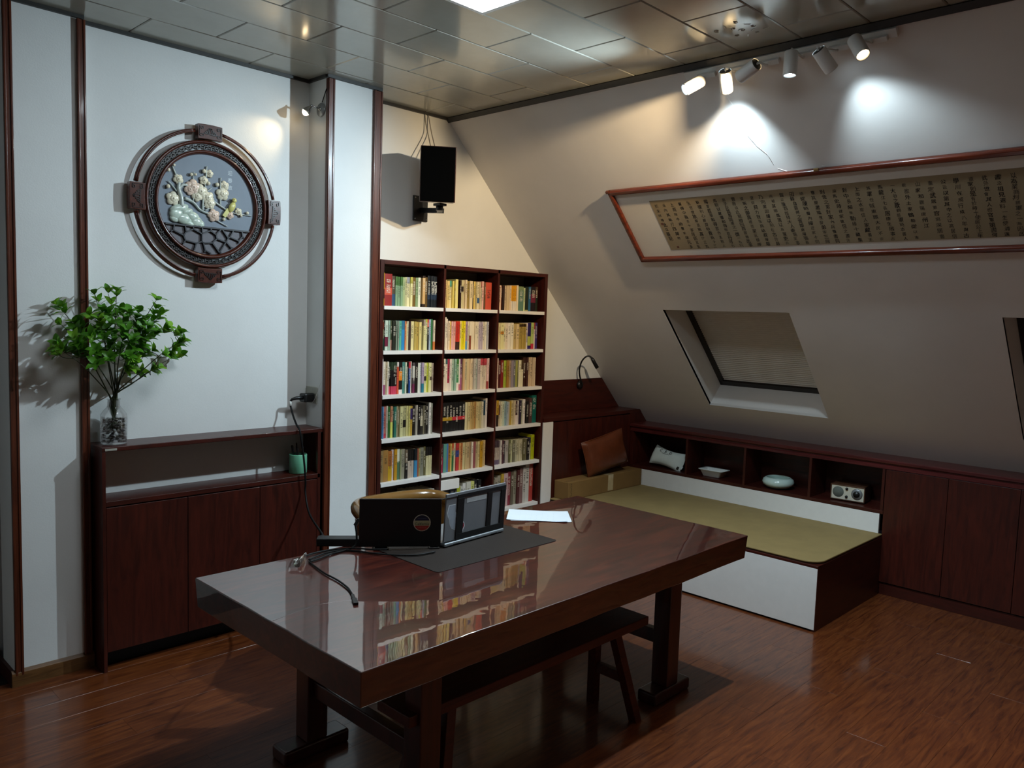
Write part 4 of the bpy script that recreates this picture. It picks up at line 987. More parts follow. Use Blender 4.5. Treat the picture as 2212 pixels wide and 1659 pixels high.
def flower(x,z,r,mat,rot=0,n=5,lift=.004):
    b=MB()
    for L2,(k_,rad,off) in enumerate(((n,.60,.55),(n,.42,.30))):
        for k in range(k_):
            a=rot+2*math.pi*(k+.5*L2)/k_
            Mx=Matrix.Rotation(-a,3,'Y')@Matrix.Rotation(.25+.3*L2,3,'Z')
            b.blob((x+math.cos(a)*r*off,yp_-lift-.004*L2,z+math.sin(a)*r*off),(r*rad*.85,r*.16,r*rad*.78),8,5,Mx)
    b.blob((x,yp_-lift-.009,z),(r*.18,r*.2,r*.18),6,4)
    return b.obj('blossom',mat,pq)
for x,z,r,m in [(-1.376,2.360,.027,M_PETC),(-1.403,2.262,.036,M_PETC),(-1.300,2.330,.042,M_PETP),(-1.318,2.318,.030,M_PETP),(-1.262,2.315,.038,M_PETC),(-1.225,2.288,.036,M_PETC),(-1.215,2.262,.034,M_PETC),(-1.280,2.290,.030,M_PETC),(-1.246,2.372,.024,M_PETC),(-1.216,2.410,.021,M_PETC),(-1.136,2.360,.026,M_PETC),(-1.146,2.317,.036,M_PETC),(-1.193,2.202,.034,M_PETP),(-1.106,2.213,.022,M_PETP),(-1.058,2.236,.020,M_PETC)]: flower(x,z,r,m,rl.uniform(0,1))
for x,z,r in [(-1.425,2.398,.009),(-1.398,2.425,.007),(-1.428,2.318,.011),(-1.312,2.392,.009),(-1.290,2.395,.007),(-1.246,2.418,.011),(-1.222,2.360,.010),(-1.177,2.360,.011),(-1.010,2.234,.009),(-1.045,2.216,.008),(-1.140,2.188,.009),(-1.212,2.243,.007)]: MB().blob((x,yp_-.006,z),(r,r*.8,r),8,6).obj('bud',M_PETC,pq)
bd=MB(); bd.blob((-1.098,yp_-.010,2.255),(.017,.012,.030),12,8,Matrix.Rotation(.45,3,'Y')).blob((-1.087,yp_-.012,2.290),(.0135,.011,.0125),12,8)
bd=bd.obj('bird',M_BIRD,pq)
MB().obox((-1.128,yp_-.006,2.222),(.012,0,.020),(.0085,0,-.005),(0,.004,0)).obj('tail',M_BIRD,bd)
MB().lathe([(.004,0),(.0005,.011)],(-1.099,yp_-.012,2.290),8,V((-1,0,-.1)).to_track_quat('Z','Y').to_matrix()).blob((-1.091,yp_-.0235,2.294),.0018,6,4).obj('beak',M_INK,bd)
b=MB()
for ch,z in zip('迎春放',(2.430,2.392,2.356)): put_text(b,ch,(-1.102,yw-.0216,z),(1,0,0),(0,0,1),.026)
b.obj('inscription',plain('silver_lettering','b9c2c8',0.4),pq)

# ============================================================ SOCKET, CHARGER, CUP
xc=-.6253
so=tag(MB().box((xc-.007,-.143,1.203),(xc-.0003,-.030,1.298)).obj('wall_socket',M_PLATE,bevel=.003),'square grey wall socket plate beside the cabinet top','socket')
ad_=thing('plug_adapter','black plug-in power adapter in the wall socket','adapter',(xc-.0075,-.10,1.24))
MB().box((xc-.075,-.128,1.213),(xc-.0075,-.070,1.262)).obj('body',M_BLACK,ad_,bevel=.008,seg=3)
MB().tube([(xc-.072,-.105,1.240),(xc-.11,-.10,1.238),(xc-.133,-.093,1.232),(xc-.142,-.091,1.222)],[.012,.010,.008,.006],10).obj('strain_relief',M_BLACK,ad_)
MB().tube([(xc-.142,-.091,1.221),(xc-.142,-.0925,1.196)],.006,10).obj('white_sleeve',M_WCORD,ad_)
b=MB(); b.tube(smooth([(-.7673,-.0925,1.197),(-.767,-.100,1.182),(-.776,-.14,1.14),(-.785,-.19,1.10),(-.788,-.222,1.082),(-.784,-.233,1.04),(-.768,-.238,.92),(-.757,-.240,.80),(-.757,-.242,.72),(-.79,-.34,.63),(-.89,-.62,.60),(-1.05,-.90,.65),(-1.17,-1.06,.735),(-1.235,-1.145,.755)]),.0055,8)
tag(b.obj('adapter_cable',M_CORD),'black cable falling from the plug adapter over the cabinet front','cable')
b=MB(); b.tube(smooth([(xc-.02,-.12,1.21),(xc-.022,-.150,1.235),(xc-.012,-.175,1.30),(xc-.004,-.19,1.36),(xc-.003,-.193,1.50)]),.0016,6); tag(b.obj('thin_wire',M_WCORD),'thin white wire running up the column beside the wall socket','wire')
cp=thing('pen_cup','mint green cylindrical pen cup on the cabinet shelf','cup',(-.735,-.125,.8175))
MB().lathe([(.046,0),(.049,.004),(.049,.104),(.047,.108),(.045,.104),(.045,.008),(.001,.006)],(-.735,-.125,.8175),32).obj('cup',M_GREENC,cp)
rp_=random.Random(9)
PC=['0b0b0d','15100f','1a1c20','0e0e10','8f9294','101014','20160f']
for i,(dx,dy,hh) in enumerate([(-.028,.0,.155),(-.015,-.022,.138),(.0,.015,.147),(.012,-.018,.150),(.026,.004,.142),(.008,.028,.160),(-.02,.022,.150)]):
    p0=V((-.735+dx*.6,-.125+dy*.6,.8275)); p1=V((-.735+dx*1.25,-.125+dy*1.25,.8175+hh))
    b=MB(); b.tube([p0,p1,p1+(p1-p0).normalized()*.006],[.0042,.0042,.002],8)
    lab=['pen with its cap leaning left in the mint cup','short black pen at the front of the mint cup','dark pen at the middle of the mint cup','black pen leaning front right in the mint cup','slim silver pen at the right of the mint cup','tall black pen at the back of the mint cup','dark pen at the back left of the mint cup'][i]
    tag(b.obj('pen',plain('pen_%d'%i,PC[i],0.35)),lab,'pen','pens in the mint cup')
# ============================================================ VASE, PEBBLES, BRANCHES
va_=V((-1.715,-.118,1.0735)); vr=.057
vs_=thing('glass_vase','clear ribbed glass bottle vase on the cabinet top','vase',va_)
b=MB(); n=40; prof=[(.050,0),(vr,.004),(vr,.012),(vr,.125),(vr*.97,.140),(vr*.80,.158),(vr*.56,.173),(vr*.48,.182),(vr*.48,.205),(vr*.54,.212),(vr*.50,.214),(vr*.44,.206),(vr*.44,.183),(vr*.52,.170),(vr*.76,.153),(vr*.92,.138),(vr*.94,.125),(vr*.94,.012),(vr*.90,.008),(.001,.008)]
ring=[]
for r,z in prof:
    for k in range(n*2):
        a=math.pi*k/n; rr_=r*(1+(.022 if (k%2 and .012<z<.16 and r>vr*.95) else 0)); ring.append((va_.x+rr_*math.cos(a),va_.y+rr_*math.sin(a),va_.z+z))
N=n*2; b.sm=True
b.add(ring,[(i*N+k,i*N+(k+1)%N,(i+1)*N+(k+1)%N,(i+1)*N+k) for i in range(len(prof)-1) for k in range(N)]+[tuple(reversed(range(N)))]); b.obj('vase_body',M_GLASS,vs_)
t=NT('river_pebble'); mp=t.coords(); vo=t.node('ShaderNodeTexVoronoi'); vo.inputs['Scale'].default_value=55; t.link(mp.outputs[0],vo.inputs['Vector']); r_=t.ramp(vo.outputs['Color'],[(0.2,lin('2c2c2c')),(0.5,lin('5b5750')),(0.8,lin('8b857b'))]); t.link(r_.outputs[0],t.b.inputs['Base Color']); t.set(Roughness=.5); M_PEB=t.m
b=MB(); rpb=random.Random(2)
for lay in range(11):
    for k in range(13):
        rad=vr*.74*math.sqrt(rpb.random()) if k<5 else vr*.72; a=rpb.uniform(0,6.28)
        b.blob((va_.x+rad*math.cos(a),va_.y+rad*math.sin(a),va_.z+.015+lay*.0098+rpb.uniform(-.003,.003)),(rpb.uniform(.007,.0105),rpb.uniform(.007,.010),rpb.uniform(.004,.006)),7,5,Euler((rpb.uniform(-.5,.5),rpb.uniform(-.5,.5),rpb.uniform(0,3))).to_matrix())
pb=b.obj('pebbles',M_PEB); pb['kind']='stuff'; tag(pb,'grey river pebbles filling the lower part of the glass vase','pebbles')
bq=thing('leafy_branches','bunch of green leafy branches standing in the glass vase','branches',(va_.x,va_.y,va_.z+.12))
TIPS=[[-1.95,-0.117,1.722],[-1.949,-0.202,1.711],[-1.804,-0.154,1.774],[-1.77,-0.219,1.779],[-1.735,-0.225,1.79],[-1.76,-0.068,1.738],[-1.704,-0.064,1.726],[-1.583,-0.284,1.753],[-1.522,-0.123,1.712],[-1.498,-0.116,1.681],[-1.552,-0.329,1.627],[-1.438,-0.182,1.602],[-1.461,-0.284,1.568],[-1.446,-0.183,1.542],[-1.49,-0.229,1.513],[-1.4,-0.092,1.487],[-1.5,-0.228,1.482],[-1.561,-0.293,1.497],[-1.569,-0.196,1.512],[-1.57,-0.258,1.44],[-1.593,-0.238,1.426],[-1.585,-0.078,1.41],[-1.678,-0.262,1.473],[-1.683,-0.216,1.44],[-1.939,-0.134,1.632],[-1.88,-0.15,1.641],[-1.995,-0.292,1.55],[-1.978,-0.182,1.515],[-1.963,-0.251,1.516],[-1.933,-0.296,1.575],[-1.858,-0.25,1.679],[-1.869,-0.308,1.588],[-1.855,-0.161,1.579],[-1.824,-0.274,1.651],[-1.847,-0.174,1.524],[-1.856,-0.312,1.528],[-1.919,-0.296,1.549],[-1.886,-0.15,1.612],[-1.861,-0.15,1.645],[-1.672,-0.111,1.707],[-1.713,-0.32,1.7],[-1.619,-0.172,1.696],[-1.613,-0.225,1.657],[-1.544,-0.134,1.652],[-1.634,-0.192,1.645],[-1.67,-0.158,1.664],[-1.715,-0.148,1.67],[-1.769,-0.214,1.683],[-1.791,-0.214,1.693],[-1.785,-0.303,1.64],[-1.732,-0.241,1.626],[-1.717,-0.31,1.618],[-1.664,-0.29,1.608],[-1.637,-0.327,1.62],[-1.558,-0.238,1.614],[-1.536,-0.096,1.581],[-1.649,-0.291,1.582],[-1.705,-0.32,1.576],[-1.736,-0.303,1.588],[-1.74,-0.209,1.595],[-1.792,-0.25,1.606],[-1.775,-0.109,1.61],[-1.81,-0.283,1.568],[-1.754,-0.211,1.545],[-1.69,-0.13,1.52],[-1.753,-0.078,1.483],[-1.788,-0.289,1.49],[-1.856,-0.327,1.468],[-1.733,-0.085,1.504],[-1.688,-0.274,1.528],[-1.614,-0.165,1.508],[-1.607,-0.092,1.482],[-1.578,-0.132,1.498],[-1.643,-0.265,1.54],[-1.715,-0.294,1.496],[-1.837,-0.13,1.504],[-1.901,-0.222,1.604],[-1.88,-0.15,1.514]]
TIPS=[V(p) for p in TIPS]
rq=random.Random(17)
main=[TIPS[i] for i in (0,2,4,7,9,12,15,19,24,28,33,52,58,46)]
mouth=va_+V((0,0,.205)); lines=[]
for i,tp in enumerate(main):
    a=2*math.pi*i/len(main); m0=mouth+V((.014*math.cos(a),.014*math.sin(a),0)); base=va_+V((-.022*math.cos(a),-.022*math.sin(a),.07))
    dirv=(tp-mouth); mid=mouth+V((dirv.x*.42,dirv.y*.42,dirv.z*.50)); mid2=mouth+V((dirv.x*.75,dirv.y*.75,dirv.z*.82))
    P=smooth([base,m0,mid,mid2,tp],5); lines.append(P)
    n=len(P); MB().tube(P,[.0036-.0024*k/(n-1) for k in range(n)],6).obj('stem',M_STEM,bq)
for tp in TIPS:
    if tp in main: continue
    best=min(((p-tp).length+.35*max(0,p.z-tp.z+.03)*4,p) for P in lines for p in P[8:])[1] if True else None
    mid=(best+tp)/2+V((rq.uniform(-.015,.015),rq.uniform(-.01,.01),rq.uniform(-.02,.0)))
    MB().tube(smooth([best,mid,tp],3),[.0016]*4+[.0013]*3,5).obj('twig',M_STEM,bq)
def leaf_mesh():
    b=MB(); L,Wd=1.0,.50; b.sm=True
    vs=[];fs=[]
    for i in range(6):
        s=i/5; w=Wd*.5*(math.sin(math.pi*min(1,s**.85*1.0))**.8 if 0<s<1 else 0.0)+.006; z=.16*math.sin(s*2.6)-.05*s*s
        vs+=[(s*L,-w,z+.05*w/Wd*2),(s*L,0,z),(s*L,w,z+.05*w/Wd*2)]
    for i in range(5):
        a=3*i; fs+=[(a,a+3,a+4,a+1),(a+1,a+4,a+5,a+2)]
    b.add(vs,fs); return b
LB=leaf_mesh(); LME=LB.mesh('leaf',M_LEAF)
allv=[]
for tp in TIPS:
    best=min(((p-tp).length,p) for P in lines for p in P)[1]; ax=(tp-V((va_.x,va_.y-.02,1.42))); ax=(ax.normalized()+V((0,0,.35))).normalized()
    for wh in range(2 if rq.random()<.8 else 1):
        c_=tp-ax*.026*wh+V((rq.uniform(-.004,.004),)*3)
        u_=ax.orthogonal().normalized(); v_=ax.cross(u_); a0=rq.uniform(0,6.28); nl=rq.choice([4,5,5,6])
        for k in range(nl):
            a=a0+6.283*k/nl+rq.uniform(-.25,.25); tilt=rq.uniform(.25,.95)
            d_=((u_*math.cos(a)+v_*math.sin(a))*math.cos(tilt)+ax*math.sin(tilt)).normalized()
            allv.append((c_,d_,ax,rq.uniform(.042,.060)))
stuffL=MB(); 
for i,(c_,d_,ax,sz) in enumerate(allv):
    zt2=(ax-d_*ax.dot(d_)); 
    if zt2.length<1e-3: zt2=d_.orthogonal()
    zt2.normalize(); yt=zt2.cross(d_); Mx=Matrix((d_,yt,zt2)).transposed().to_4x4()
    Mx=Matrix.Translation(c_)@Mx@Matrix.Scale(sz,4)
    tipp=Mx@V((1,0,0))
    if tipp.y>-.030: continue
    if tipp.x<-1.82 and tipp.y>-.098: continue
    if i<300:
        o=bpy.data.objects.new('leaf',LME); COL.objects.link(o); o.parent=bq; o.matrix_local=Matrix.Translation(-V(bq.location))@Mx
    else:
        stuffL.sm=True; stuffL.add([Mx@V(x) for x in LB.v],LB.f)
o=stuffL.obj('foliage',M_LEAF,bq); o['kind']='stuff'
# ============================================================ TABLE
T=.7352; tx0,tx1,ty0,ty1=-1.8313,.3791,-2.2993,-1.2472
tb=thing('slab_table','long thick dark red lacquered wood table with trestle legs','table',((tx0+tx1)/2,(ty0+ty1)/2,0))
b=MB(); rt=random.Random(3)
def edge(p,q,n,amp):
    return [V(p).lerp(V(q),i/n)+V((rt.uniform(-amp,amp)*(0<i<n),rt.uniform(-amp,amp)*(0<i<n),0)) for i in range(n)]
out=edge((tx0,ty0,0),(tx1,ty0,0),16,.003)+edge((tx1,ty0,0),(tx1,ty1,0),8,.003)+edge((tx1,ty1,0),(tx0,ty1,0),16,.004)+edge((tx0,ty1,0),(tx0,ty0,0),8,.003)
cc=V(((tx0+tx1)/2,(ty0+ty1)/2,0))
TH=.112
lo_=[V((cc.x+(p.x-cc.x)*.994,cc.y+(p.y-cc.y)*.985,T-TH)) for p in out]; up_=[V((p.x,p.y,T)) for p in out]; n=len(out)
b.add(lo_+up_,[tuple(reversed(range(n))),tuple(range(n,2*n))]+[(i,(i+1)%n,n+(i+1)%n,n+i) for i in range(n)])
ts=b.obj('tabletop',M_TABLE,tb,bevel=.004,seg=3)
MB().tube(smooth([(-1.826,-1.806,T),(-1.729,-1.786,T),(-1.635,-1.777,T),(-1.573,-1.795,T),(-1.512,-1.817,T)],5),.0008,6).obj('lacquer_seam',M_TABLE,tb)
b=MB(); zl=T-TH
for lx in (-1.44,.02):
    for ly in (-2.105,-1.425):
        q=MB(); w_=.045; q.prism([(lx-w_,ly-w_,.055),(lx+w_,ly-w_,.055),(lx+w_,ly+w_,.055),(lx-w_,ly+w_,.055)],(0,0,zl-.055)); q.obj('leg',M_TLEG,tb,bevel=.006)
        q=MB(); q.box((lx-.145,ly-.05,0),(lx+.145,ly+.05,.055)); q.obj('foot',M_TLEG,tb,bevel=.010,seg=3)
    q=MB(); q.box((lx-.022,-2.06,.235),(lx+.022,-1.47,.30)); q.obj('stretcher',M_TLEG,tb,bevel=.005)
    q=MB(); q.box((lx-.05,-2.13,zl-.05),(lx+.05,-1.40,zl)); q.obj('bearer',M_TLEG,tb,bevel=.005)
q=MB(); q.blob((-1.462,-2.152,zl-.012),(.022,.014,.026),12,8); q.obj('tenon_knob',M_TLEG,tb)

# bench pushed under the table
bn=thing('long_bench','long narrow dark wood bench pushed under the table','bench',(-.84,-2.045,0))
BX0,BX1,BY0,BY1,BZ=-1.52,-.172,-2.132,-1.957,.430
MB().box((BX0,BY0,BZ-.040),(BX1,BY1,BZ)).obj('seat',M_BENCH,bn,bevel=.004)
for ex,s in ((BX1-.20,1),(BX0+.20,-1)):
    for fy,yy in ((-1,BY0+.035),(1,BY1-.035)):
        top=V((ex,yy,BZ-.041)); foot=V((ex+s*.085,yy+fy*.065,.0))
        q=MB(); w_=.021
        q.add([foot+V((-w_,-w_,0)),foot+V((w_,-w_,0)),foot+V((w_,w_,0)),foot+V((-w_,w_,0)),top+V((-w_,-w_,0)),top+V((w_,-w_,0)),top+V((w_,w_,0)),top+V((-w_,w_,0))],[(0,3,2,1),(4,5,6,7),(0,1,5,4),(1,2,6,5),(2,3,7,6),(3,0,4,7)])
        q.obj('leg',M_BENCH,bn,bevel=.003)
    q=MB(); x_=ex+s*.047; q.box((x_-.014,BY0-.0,.170),(x_+.014,BY1+.0,.215)); q.obj('stretcher',M_BENCH,bn,bevel=.002)

# armchair behind the laptops
ch=thing('armchair','brown leather tub chair with rounded back rail behind the laptops','chair',(-.63,-1.0,0))
rail_=smooth([(-.905,-1.235,.60),(-.945,-1.205,.705),(-.955,-1.10,.775),(-.925,-.98,.800),(-.84,-.885,.797),(-.70,-.835,.785),(-.56,-.82,.778),(-.43,-.825,.772),(-.345,-.87,.765),(-.318,-.97,.752),(-.315,-1.08,.735),(-.325,-1.18,.69),(-.35,-1.215,.60)],6)
n=len(rail_)
MB().tube(rail_,[.022]+[.033]*(n-2)+[.022],14).obj('back_rail',M_CHAIR,ch)
b=MB(); b.sm=True; P=[p for p in rail_ if p.z>.70]; vs=[];m=len(P)
cen=V((-.63,-1.05,0))
for p in P:
    d=V((p.x-cen.x,p.y-cen.y,0)).normalized()
    for z,o in ((p.z-.01,0),(p.z-.14,-.012),(.44,-.03)):
        vs+=[(p.x+d.x*(o+.016),p.y+d.y*(o+.016),z),(p.x+d.x*(o-.016),p.y+d.y*(o-.016),z)]
fs=[]
for i in range(m-1):
    a=6*i;c_=6*(i+1)
    for k in (0,2): fs+=[(a+k,a+k+2,c_+k+2,c_+k),(a+k+1,c_+k+1,c_+k+3,a+k+3)]
b.add(vs,fs); b.obj('back_pad',M_CHAIR,ch)
MB().box((-.885,-1.245,.36),(-.375,-.885,.455)).obj('seat',M_CHAIR,ch,bevel=.03,seg=4)
for x in (-.85,-.41):
    for y in (-1.205,-.92): MB().tube([(x,y,0),(x,y,.36)],[.014,.02],10).obj('leg',M_TLEG,ch)

# desk mat
mt=MB(); mt.prism(rr_ring(-.757,-1.560,.354,.220,.018,T),(0,0,.0025)); mt.obj
mo=tag(mt.obj('desk_mat',M_MAT,bevel=.0008),'large dark brown leather desk mat under the laptops','desk mat')
# papers
def sheet(cx_,cy_,a,k,lab):
    ca,sa=math.cos(a),math.sin(a); hx,hy=.148,.105; b=MB(); b.sm=True; n=10; vs=[];fs=[]
    z0=T+.0004+k*.0009
    for i in range(n+1):
        for j in range(5):
            u=-1+2*i/n; v=-1+2*j/4; z=z0+.0045*max(0,u-.55)**2*4*(1 if k>1 else .2)+.003*max(0,-u-.7)*(k>1)
            vs.append((cx_+ca*hx*u-sa*hy*v,cy_+sa*hx*u+ca*hy*v,z))
    for i in range(n):
        for j in range(4): fs.append((i*5+j,(i+1)*5+j,(i+1)*5+j+1,i*5+j+1))
    b.add(vs,fs)
    return tag(b.obj('paper_sheet',M_PAPER),lab,'paper','loose sheets on the table')
PCX,PCY=-.142,-1.423; PA=math.radians(42)-math.pi/2
sheet(PCX+.012,PCY-.004,PA+.07,0,'lowest white sheet of the loose stack on the table')
sheet(PCX+.004,PCY-.006,PA+.045,1,'second lowest white sheet of the loose stack')
sheet(PCX-.002,PCY+.002,PA+.0,2,'second topmost white sheet of the loose stack')
tp=sheet(PCX-.006,PCY+.004,PA-.02,3,'topmost white sheet of the loose stack right of the silver laptop')
# faint print on the top sheet
b=MB(); ca,sa=math.cos(PA-.02),math.sin(PA-.02); rk=random.Random(6)
for i in range(7):
    for j in range(3):
        u=-.085+.028*i; v=-.06+.05*j+rk.uniform(-.006,.006); l=rk.uniform(.008,.018)
        c_=V((PCX-.006+ca*u-sa*v,PCY+.004+sa*u+ca*v,T+.00335)); b.obox(c_,V((-sa,ca,0))*l,V((ca,sa,0))*.0007,V((0,0,.0001)))
b.obj('faint_print',plain('pale_grey_print','c4c8cc',0.8)).parent=tp
pr_=tp.children[0]; pr_.location=V(pr_.location)-V(tp.location)

# black laptop
P0=V((-1.168,-1.337,T+.0028)); P1=V((-.895,-1.545,T+.0028)); ex=(P1-P0); LW=ex.length; ex.normalize(); en=V((-ex.y,ex.x,0))  # en: away from the camera
if en.y<0: en=-en
lp=thing('portable_screen','black laptop-sized screen standing upright with a round sticker on its back','screen',(P0+P1)/2)
def lpt(u,v,z): return P0+ex*u+en*v+V((0,0,z))
def lbox(b,u0,u1,v0,v1,z0,z1): return b.add([lpt(u0,v0,z0),lpt(u1,v0,z0),lpt(u1,v1,z0),lpt(u0,v1,z0),lpt(u0,v0,z1),lpt(u1,v0,z1),lpt(u1,v1,z1),lpt(u0,v1,z1)],[(0,3,2,1),(4,5,6,7),(0,1,5,4),(1,2,6,5),(2,3,7,6),(3,0,4,7)])
b=MB(); lbox(b,.06,.125,-.014,.05,.0,.006); lbox(b,.066,.119,.0,.014,.006,.03); b.obj('foot',M_LAPT,lp,bevel=.002)
b=MB(); lbox(b,LW-.05,LW-.004,-.006,.03,.0,.006); lbox(b,LW-.045,LW-.01,.0,.012,.006,.03); b.obj('foot',M_LAPT,lp,bevel=.002)
b=MB(); b.obox(lpt(LW/2,.0065,.115),ex*(LW/2-.006),en*.0012,V((0,0,.096))); b.obj('glass_front',plain('dark_screen_glass','08090b',0.08),lp)
lid_t=V((0,0,1))*.209-en*.010
def lidp(u,h,o): return P0+ex*u+V((0,0,.010))+lid_t*h-en*o
def lidbox(b,u0,u1,h0,h1,o0,o1): 
    return b.add([lidp(u0,h0,o0),lidp(u1,h0,o0),lidp(u1,h0,o1),lidp(u0,h0,o1),lidp(u0,h1,o0),lidp(u1,h1,o0),lidp(u1,h1,o1),lidp(u0,h1,o1)],[(0,1,2,3),(4,7,6,5),(0,4,5,1),(1,5,6,2),(2,6,7,3),(3,7,4,0)])
lidbox(MB(),0,LW,0,1,-.006,.003).obj('lid',M_LAPT,lp,bevel=.0025)
# sticker
stk=V((0,0,0)); su=.262; sh_=.50; SR=.037
def disc_part(name,mat,o,r,h0=-1,h1=1,scal=0):
    b=MB(); pts=[]
    n=60
    for k in range(n):
        a=2*math.pi*k/n; rr_=r*(1+(scal if k%2 else 0)); x=rr_*math.cos(a); y=rr_*math.sin(a)
        y=max(h0*r,min(h1*r,y)); 
        pts.append((x,y))
    hh=.209
    P=[lidp(su+x,sh_+y/hh,o) for x,y in pts]
    b.add(P,[tuple(range(n))]); return b.obj(name,mat,lp)
disc_part('sticker_rim',plain('sticker_white','cfc7b4',0.5,var=.02),.0034,SR,scal=-.035)
disc_part('sticker_top',plain('sticker_navy','12122c',0.5),.0037,SR*.90,.30,1)
disc_part('sticker_middle',plain('sticker_cream','a9a27c',0.5,var=.03),.0036,SR*.90,-.36,.29)
disc_part('sticker_foot',plain('sticker_red','a02a22',0.5),.0037,SR*.90,-1,-.37)
b=MB(); uz=lid_t.normalized()
put_text(b,'California',lidp(su,sh_-.004/.209,.0040),ex,uz+ex*.02,1,wide=.0585); b.obj('sticker_word',M_INK,lp)
b=MB(); put_text(b,'SOUTHERN',lidp(su,sh_+.0185/.209,.0040),ex,uz,1,wide=.036); b.obj('sticker_word',plain('sticker_lilac','5c5c84',0.6),lp)
b=MB(); put_text(b,'LIFESTYLE',lidp(su,sh_-.0205/.209,.0040),ex,uz,1,wide=.036); b.obj('sticker_word',plain('sticker_pink','d06058',0.6),lp)

# silver laptop with a cut-out black case back
Q0=V((-.880,-1.556,T+.0028)); Q1=V((-.497,-1.532,T+.0028)); ex2=(Q1-Q0); LW2=ex2.length; ex2.normalize(); en2=V((-ex2.y,ex2.x,0))
sl_=thing('silver_laptop','silver laptop standing open with a black cut-out case on its lid','laptop',(Q0+Q1)/2)
def fr2(u,v,z): return Q0+ex2*u+en2*v+V((0,0,z))
def bx2(b,u0,u1,v0,v1,z0,z1): return b.add([fr2(u0,v0,z0),fr2(u1,v0,z0),fr2(u1,v1,z0),fr2(u0,v1,z0),fr2(u0,v0,z1),fr2(u1,v0,z1),fr2(u1,v1,z1),fr2(u0,v1,z1)],[(0,3,2,1),(4,5,6,7),(0,1,5,4),(1,2,6,5),(2,3,7,6),(3,0,4,7)])
bx2(MB(),0,LW2,.0,.25,.003,.019).obj('keyboard_base',M_SILV,sl_,bevel=.005,seg=3)
b=MB()
for u in (.06,LW2-.06): bx2(b,u-.03,u+.03,.012,.02,0,.004); bx2(b,u-.03,u+.03,.22,.235,0,.004)
b.obj('feet',M_BLACK,sl_)
b=MB()
for u in (.05,LW2-.09): bx2(b,u,u+.04,-.0006,.001,.006,.009)
b.obj('vent',M_BLACK,sl_)
lt2=V((0,0,1))*.214-en2*.012
def l2(u,h,o): return Q0+ex2*u+V((0,0,.020))+lt2*h-en2*(o-.012)
def l2box(b,u0,u1,h0,h1,o0,o1): return b.add([l2(u0,h0,o0),l2(u1,h0,o0),l2(u1,h0,o1),l2(u0,h0,o1),l2(u0,h1,o0),l2(u1,h1,o0),l2(u1,h1,o1),l2(u0,h1,o1)],[(0,1,2,3),(4,7,6,5),(0,4,5,1),(1,5,6,2),(2,6,7,3),(3,7,4,0)])
M_LIDG=plain('grey_laptop_lid','77777a',0.42,0.5,metal=.3,var=.03)
l2box(MB(),0,LW2,0,1,-.005,.003).obj('lid',M_LIDG,sl_,bevel=.003)
b=MB(); fu=.068
for u0,u1,h0,h1 in ((fu,LW2,.87,.95),(fu,LW2,.0,.13),(fu,fu+.042,.13,.87),(.262,.292,.13,.87),(LW2-.032,LW2,.13,.87)): l2box(b,u0,u1,h0,h1,.0035,.007)
l2box(b,-.03,fu,.915,.935,.0035,.006); l2box(b,-.02,fu,.005,.03,.0035,.006)
b.obj('case_frame',M_BLACK,sl_,bevel=.0008)
l2box(MB(),.128,.255,.74,.845,.0032,.0036).obj('paper_label',plain('grey_label','a9a8a8',0.5),sl_)
# state-shaped sticker under the case frame
CA=[(.018,.70),(.022,.755),(.060,.755),(.060,.60),(.118,.33),(.121,.26),(.113,.20),(.112,.155),(.088,.14),(.070,.22),(.045,.27),(.034,.34),(.028,.45),(.020,.52),(.014,.60)]
def poly2(name,pts,o,mat): b=MB(); b.add([l2(u,h,o) for u,h in pts],[tuple(range(len(pts)))][0:1]); return b.obj(name,mat,sl_)
cu_=sum(p[0] for p in CA)/len(CA); ch_=sum(p[1] for p in CA)/len(CA)
poly2('state_sticker',[(cu_+(u-cu_)*1.07,ch_+(h-ch_)*1.04) for u,h in CA],.0032,plain('sticker_outline','cfd0d4',0.5))
poly2('state_sticker_field',CA,.0034,plain('sticker_grey','8b8f98',0.5))
poly2('state_sticker_foot',[(.070,.315),(.118,.33),(.121,.26),(.113,.20),(.112,.155),(.088,.14),(.070,.22)],.0036,plain('sticker_crimson','7a1424',0.5))
b=MB(); b.add([l2(.104+.009*math.cos(a)*(1 if k%2 else .4),.395+.05*math.sin(a)*(1 if k%2 else .4)/1.1,.0036) for k,a in enumerate([math.pi/2+math.pi/5*i for i in range(10)])],[tuple(range(10))]); b.obj('sticker_star',M_INK,sl_)
b=MB(); put_text(b,'CA',l2(.090,.375,.0037),ex2,lt2.normalized(),.02); b.obj('sticker_letters',M_INK,sl_)

# power brick over the far table edge, cables, plastic wrap
pbk=MB(); A=V((-1.118,-1.283,T+.0175)); B_=V((-1.262,-1.165,T+.0175)); pbk.bar(A,B_,.055,.034); po=tag(pbk.obj('power_brick',M_BLACK,bevel=.004,seg=3),'black laptop power brick lying across the far edge of the table','power brick')
def cable(pts,r,lab,name='cable'): 
    return tag(MB().tube(smooth(pts,6),r,8).obj(name,M_CORD),lab,'cable')
zc=T+.0052
ca_=thing('laptop_cable','black cable curving down from the plug at the left of the black screen','cable',(-1.2,-1.3,T))
MB().tube(smooth([(-1.1735,-1.317,.838),(-1.172,-1.325,.80),(-1.182,-1.332,.756),(-1.225,-1.318,zc),(-1.30,-1.326,zc),(-1.366,-1.348,zc),(-1.415,-1.359,zc)],6),.0042,8).obj('cord',M_CORD,ca_)
MB().bar((-1.166,-1.335,.868),(-1.1735,-1.317,.838),.016,.013).obj('plug',M_BLACK,ca_,bevel=.002)
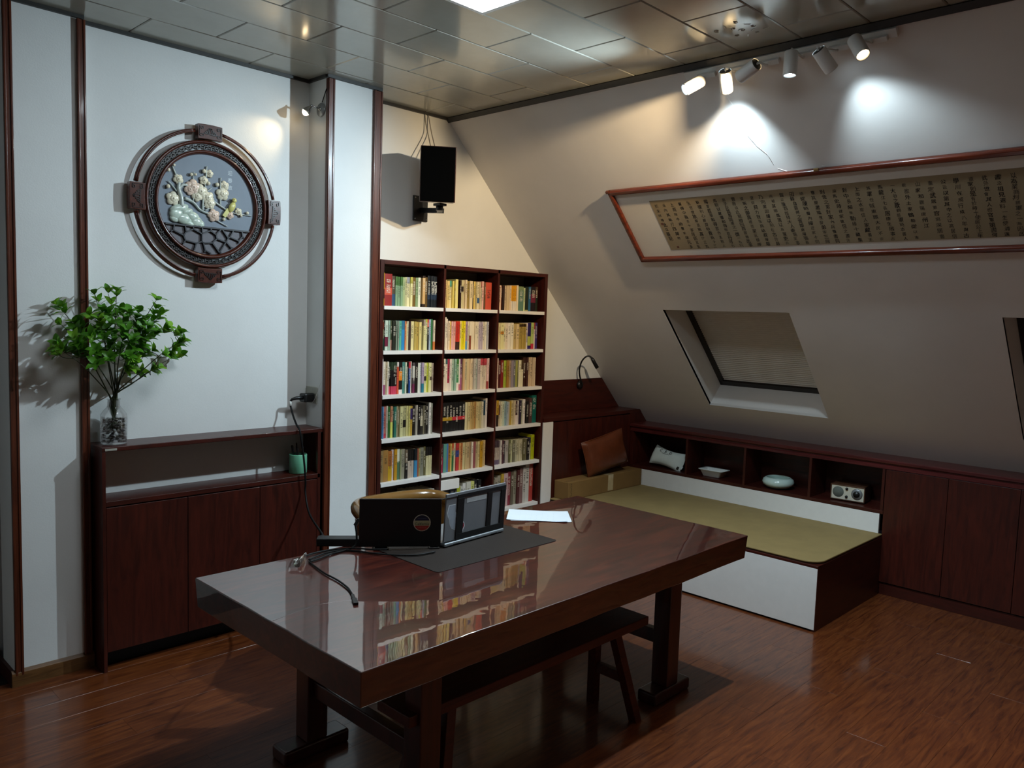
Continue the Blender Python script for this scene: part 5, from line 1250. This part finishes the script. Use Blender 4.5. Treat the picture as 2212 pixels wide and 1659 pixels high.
cable([(-1.405,-1.335,zc),(-1.314,-1.302,zc),(-1.234,-1.309,zc),(-1.194,-1.358,zc),(-1.162,-1.427,zc+.001),(-1.115,-1.507,zc+.0035),(-1.042,-1.567,zc+.0035),(-.955,-1.580,zc+.0035)],.0038,'black cable running along the foot of the black screen over the mat edge')
cable([(-1.41,-1.30,zc),(-1.365,-1.275,zc),(-1.29,-1.272,zc),(-1.238,-1.285,zc),(-1.190,-1.345,zc+.0085),(-1.150,-1.40,zc+.0085),(-1.10,-1.44,zc+.0085)],.0036,'black cable looping from the plastic wrap to the mat corner')
cable([(-1.133,-1.262,T+.016),(-1.120,-1.255,zc+.004),(-1.07,-1.262,zc),(-1.02,-1.275,zc)],.0032,'thin black cable leaving the right end of the power brick')
cd=thing('usb_cable','black cable ending in a loose plug on the near left tabletop','cable',(-1.48,-1.6,T))
MB().tube(smooth([(-1.42,-1.36,zc),(-1.449,-1.513,zc),(-1.457,-1.618,zc),(-1.477,-1.714,zc),(-1.505,-1.782,zc)],6),.0034,8).obj('cord',M_CORD,cd)
MB().bar((-1.505,-1.782,zc),(-1.523,-1.818,zc),.011,.008).bar((-1.523,-1.818,zc),(-1.545,-1.862,zc),.017,.009).obj('plug',M_BLACK,cd,bevel=.0015)
# crumpled dark clear wrap round the cable knot
t=NT('smoky_plastic_wrap'); t.set(Base_Color=(.16,.12,.10),Roughness=.12); t.b.inputs['Transmission Weight'].default_value=.75; t.b.inputs['IOR'].default_value=1.2; M_WRAP=t.m
b=MB(); b.sm=True; rw=random.Random(8); n=14; vs=[];fs=[]
for i in range(n+1):
    for j in range(9):
        u=i/n; a=math.pi*j/8
        rr_=(.045+.018*math.sin(7*u+2*a)+rw.uniform(-.006,.006))*(.35+.65*math.sin(math.pi*min(1,u*.9+.08)))
        c_=V((-1.475+.085*u,-1.335+.045*u-.02*math.sin(3*u),T+.001))
        vs.append((c_.x+rr_*.55*math.cos(a),c_.y+rr_*math.cos(a)*.8,c_.z+max(0,math.sin(a))*rr_*.55))
for i in range(n):
    for j in range(8): fs.append((i*9+j,(i+1)*9+j,(i+1)*9+j+1,i*9+j+1))
b.add(vs,fs); tag(b.obj('plastic_wrap',M_WRAP),'crumpled smoky plastic wrap around the knot of cables on the table','wrap')
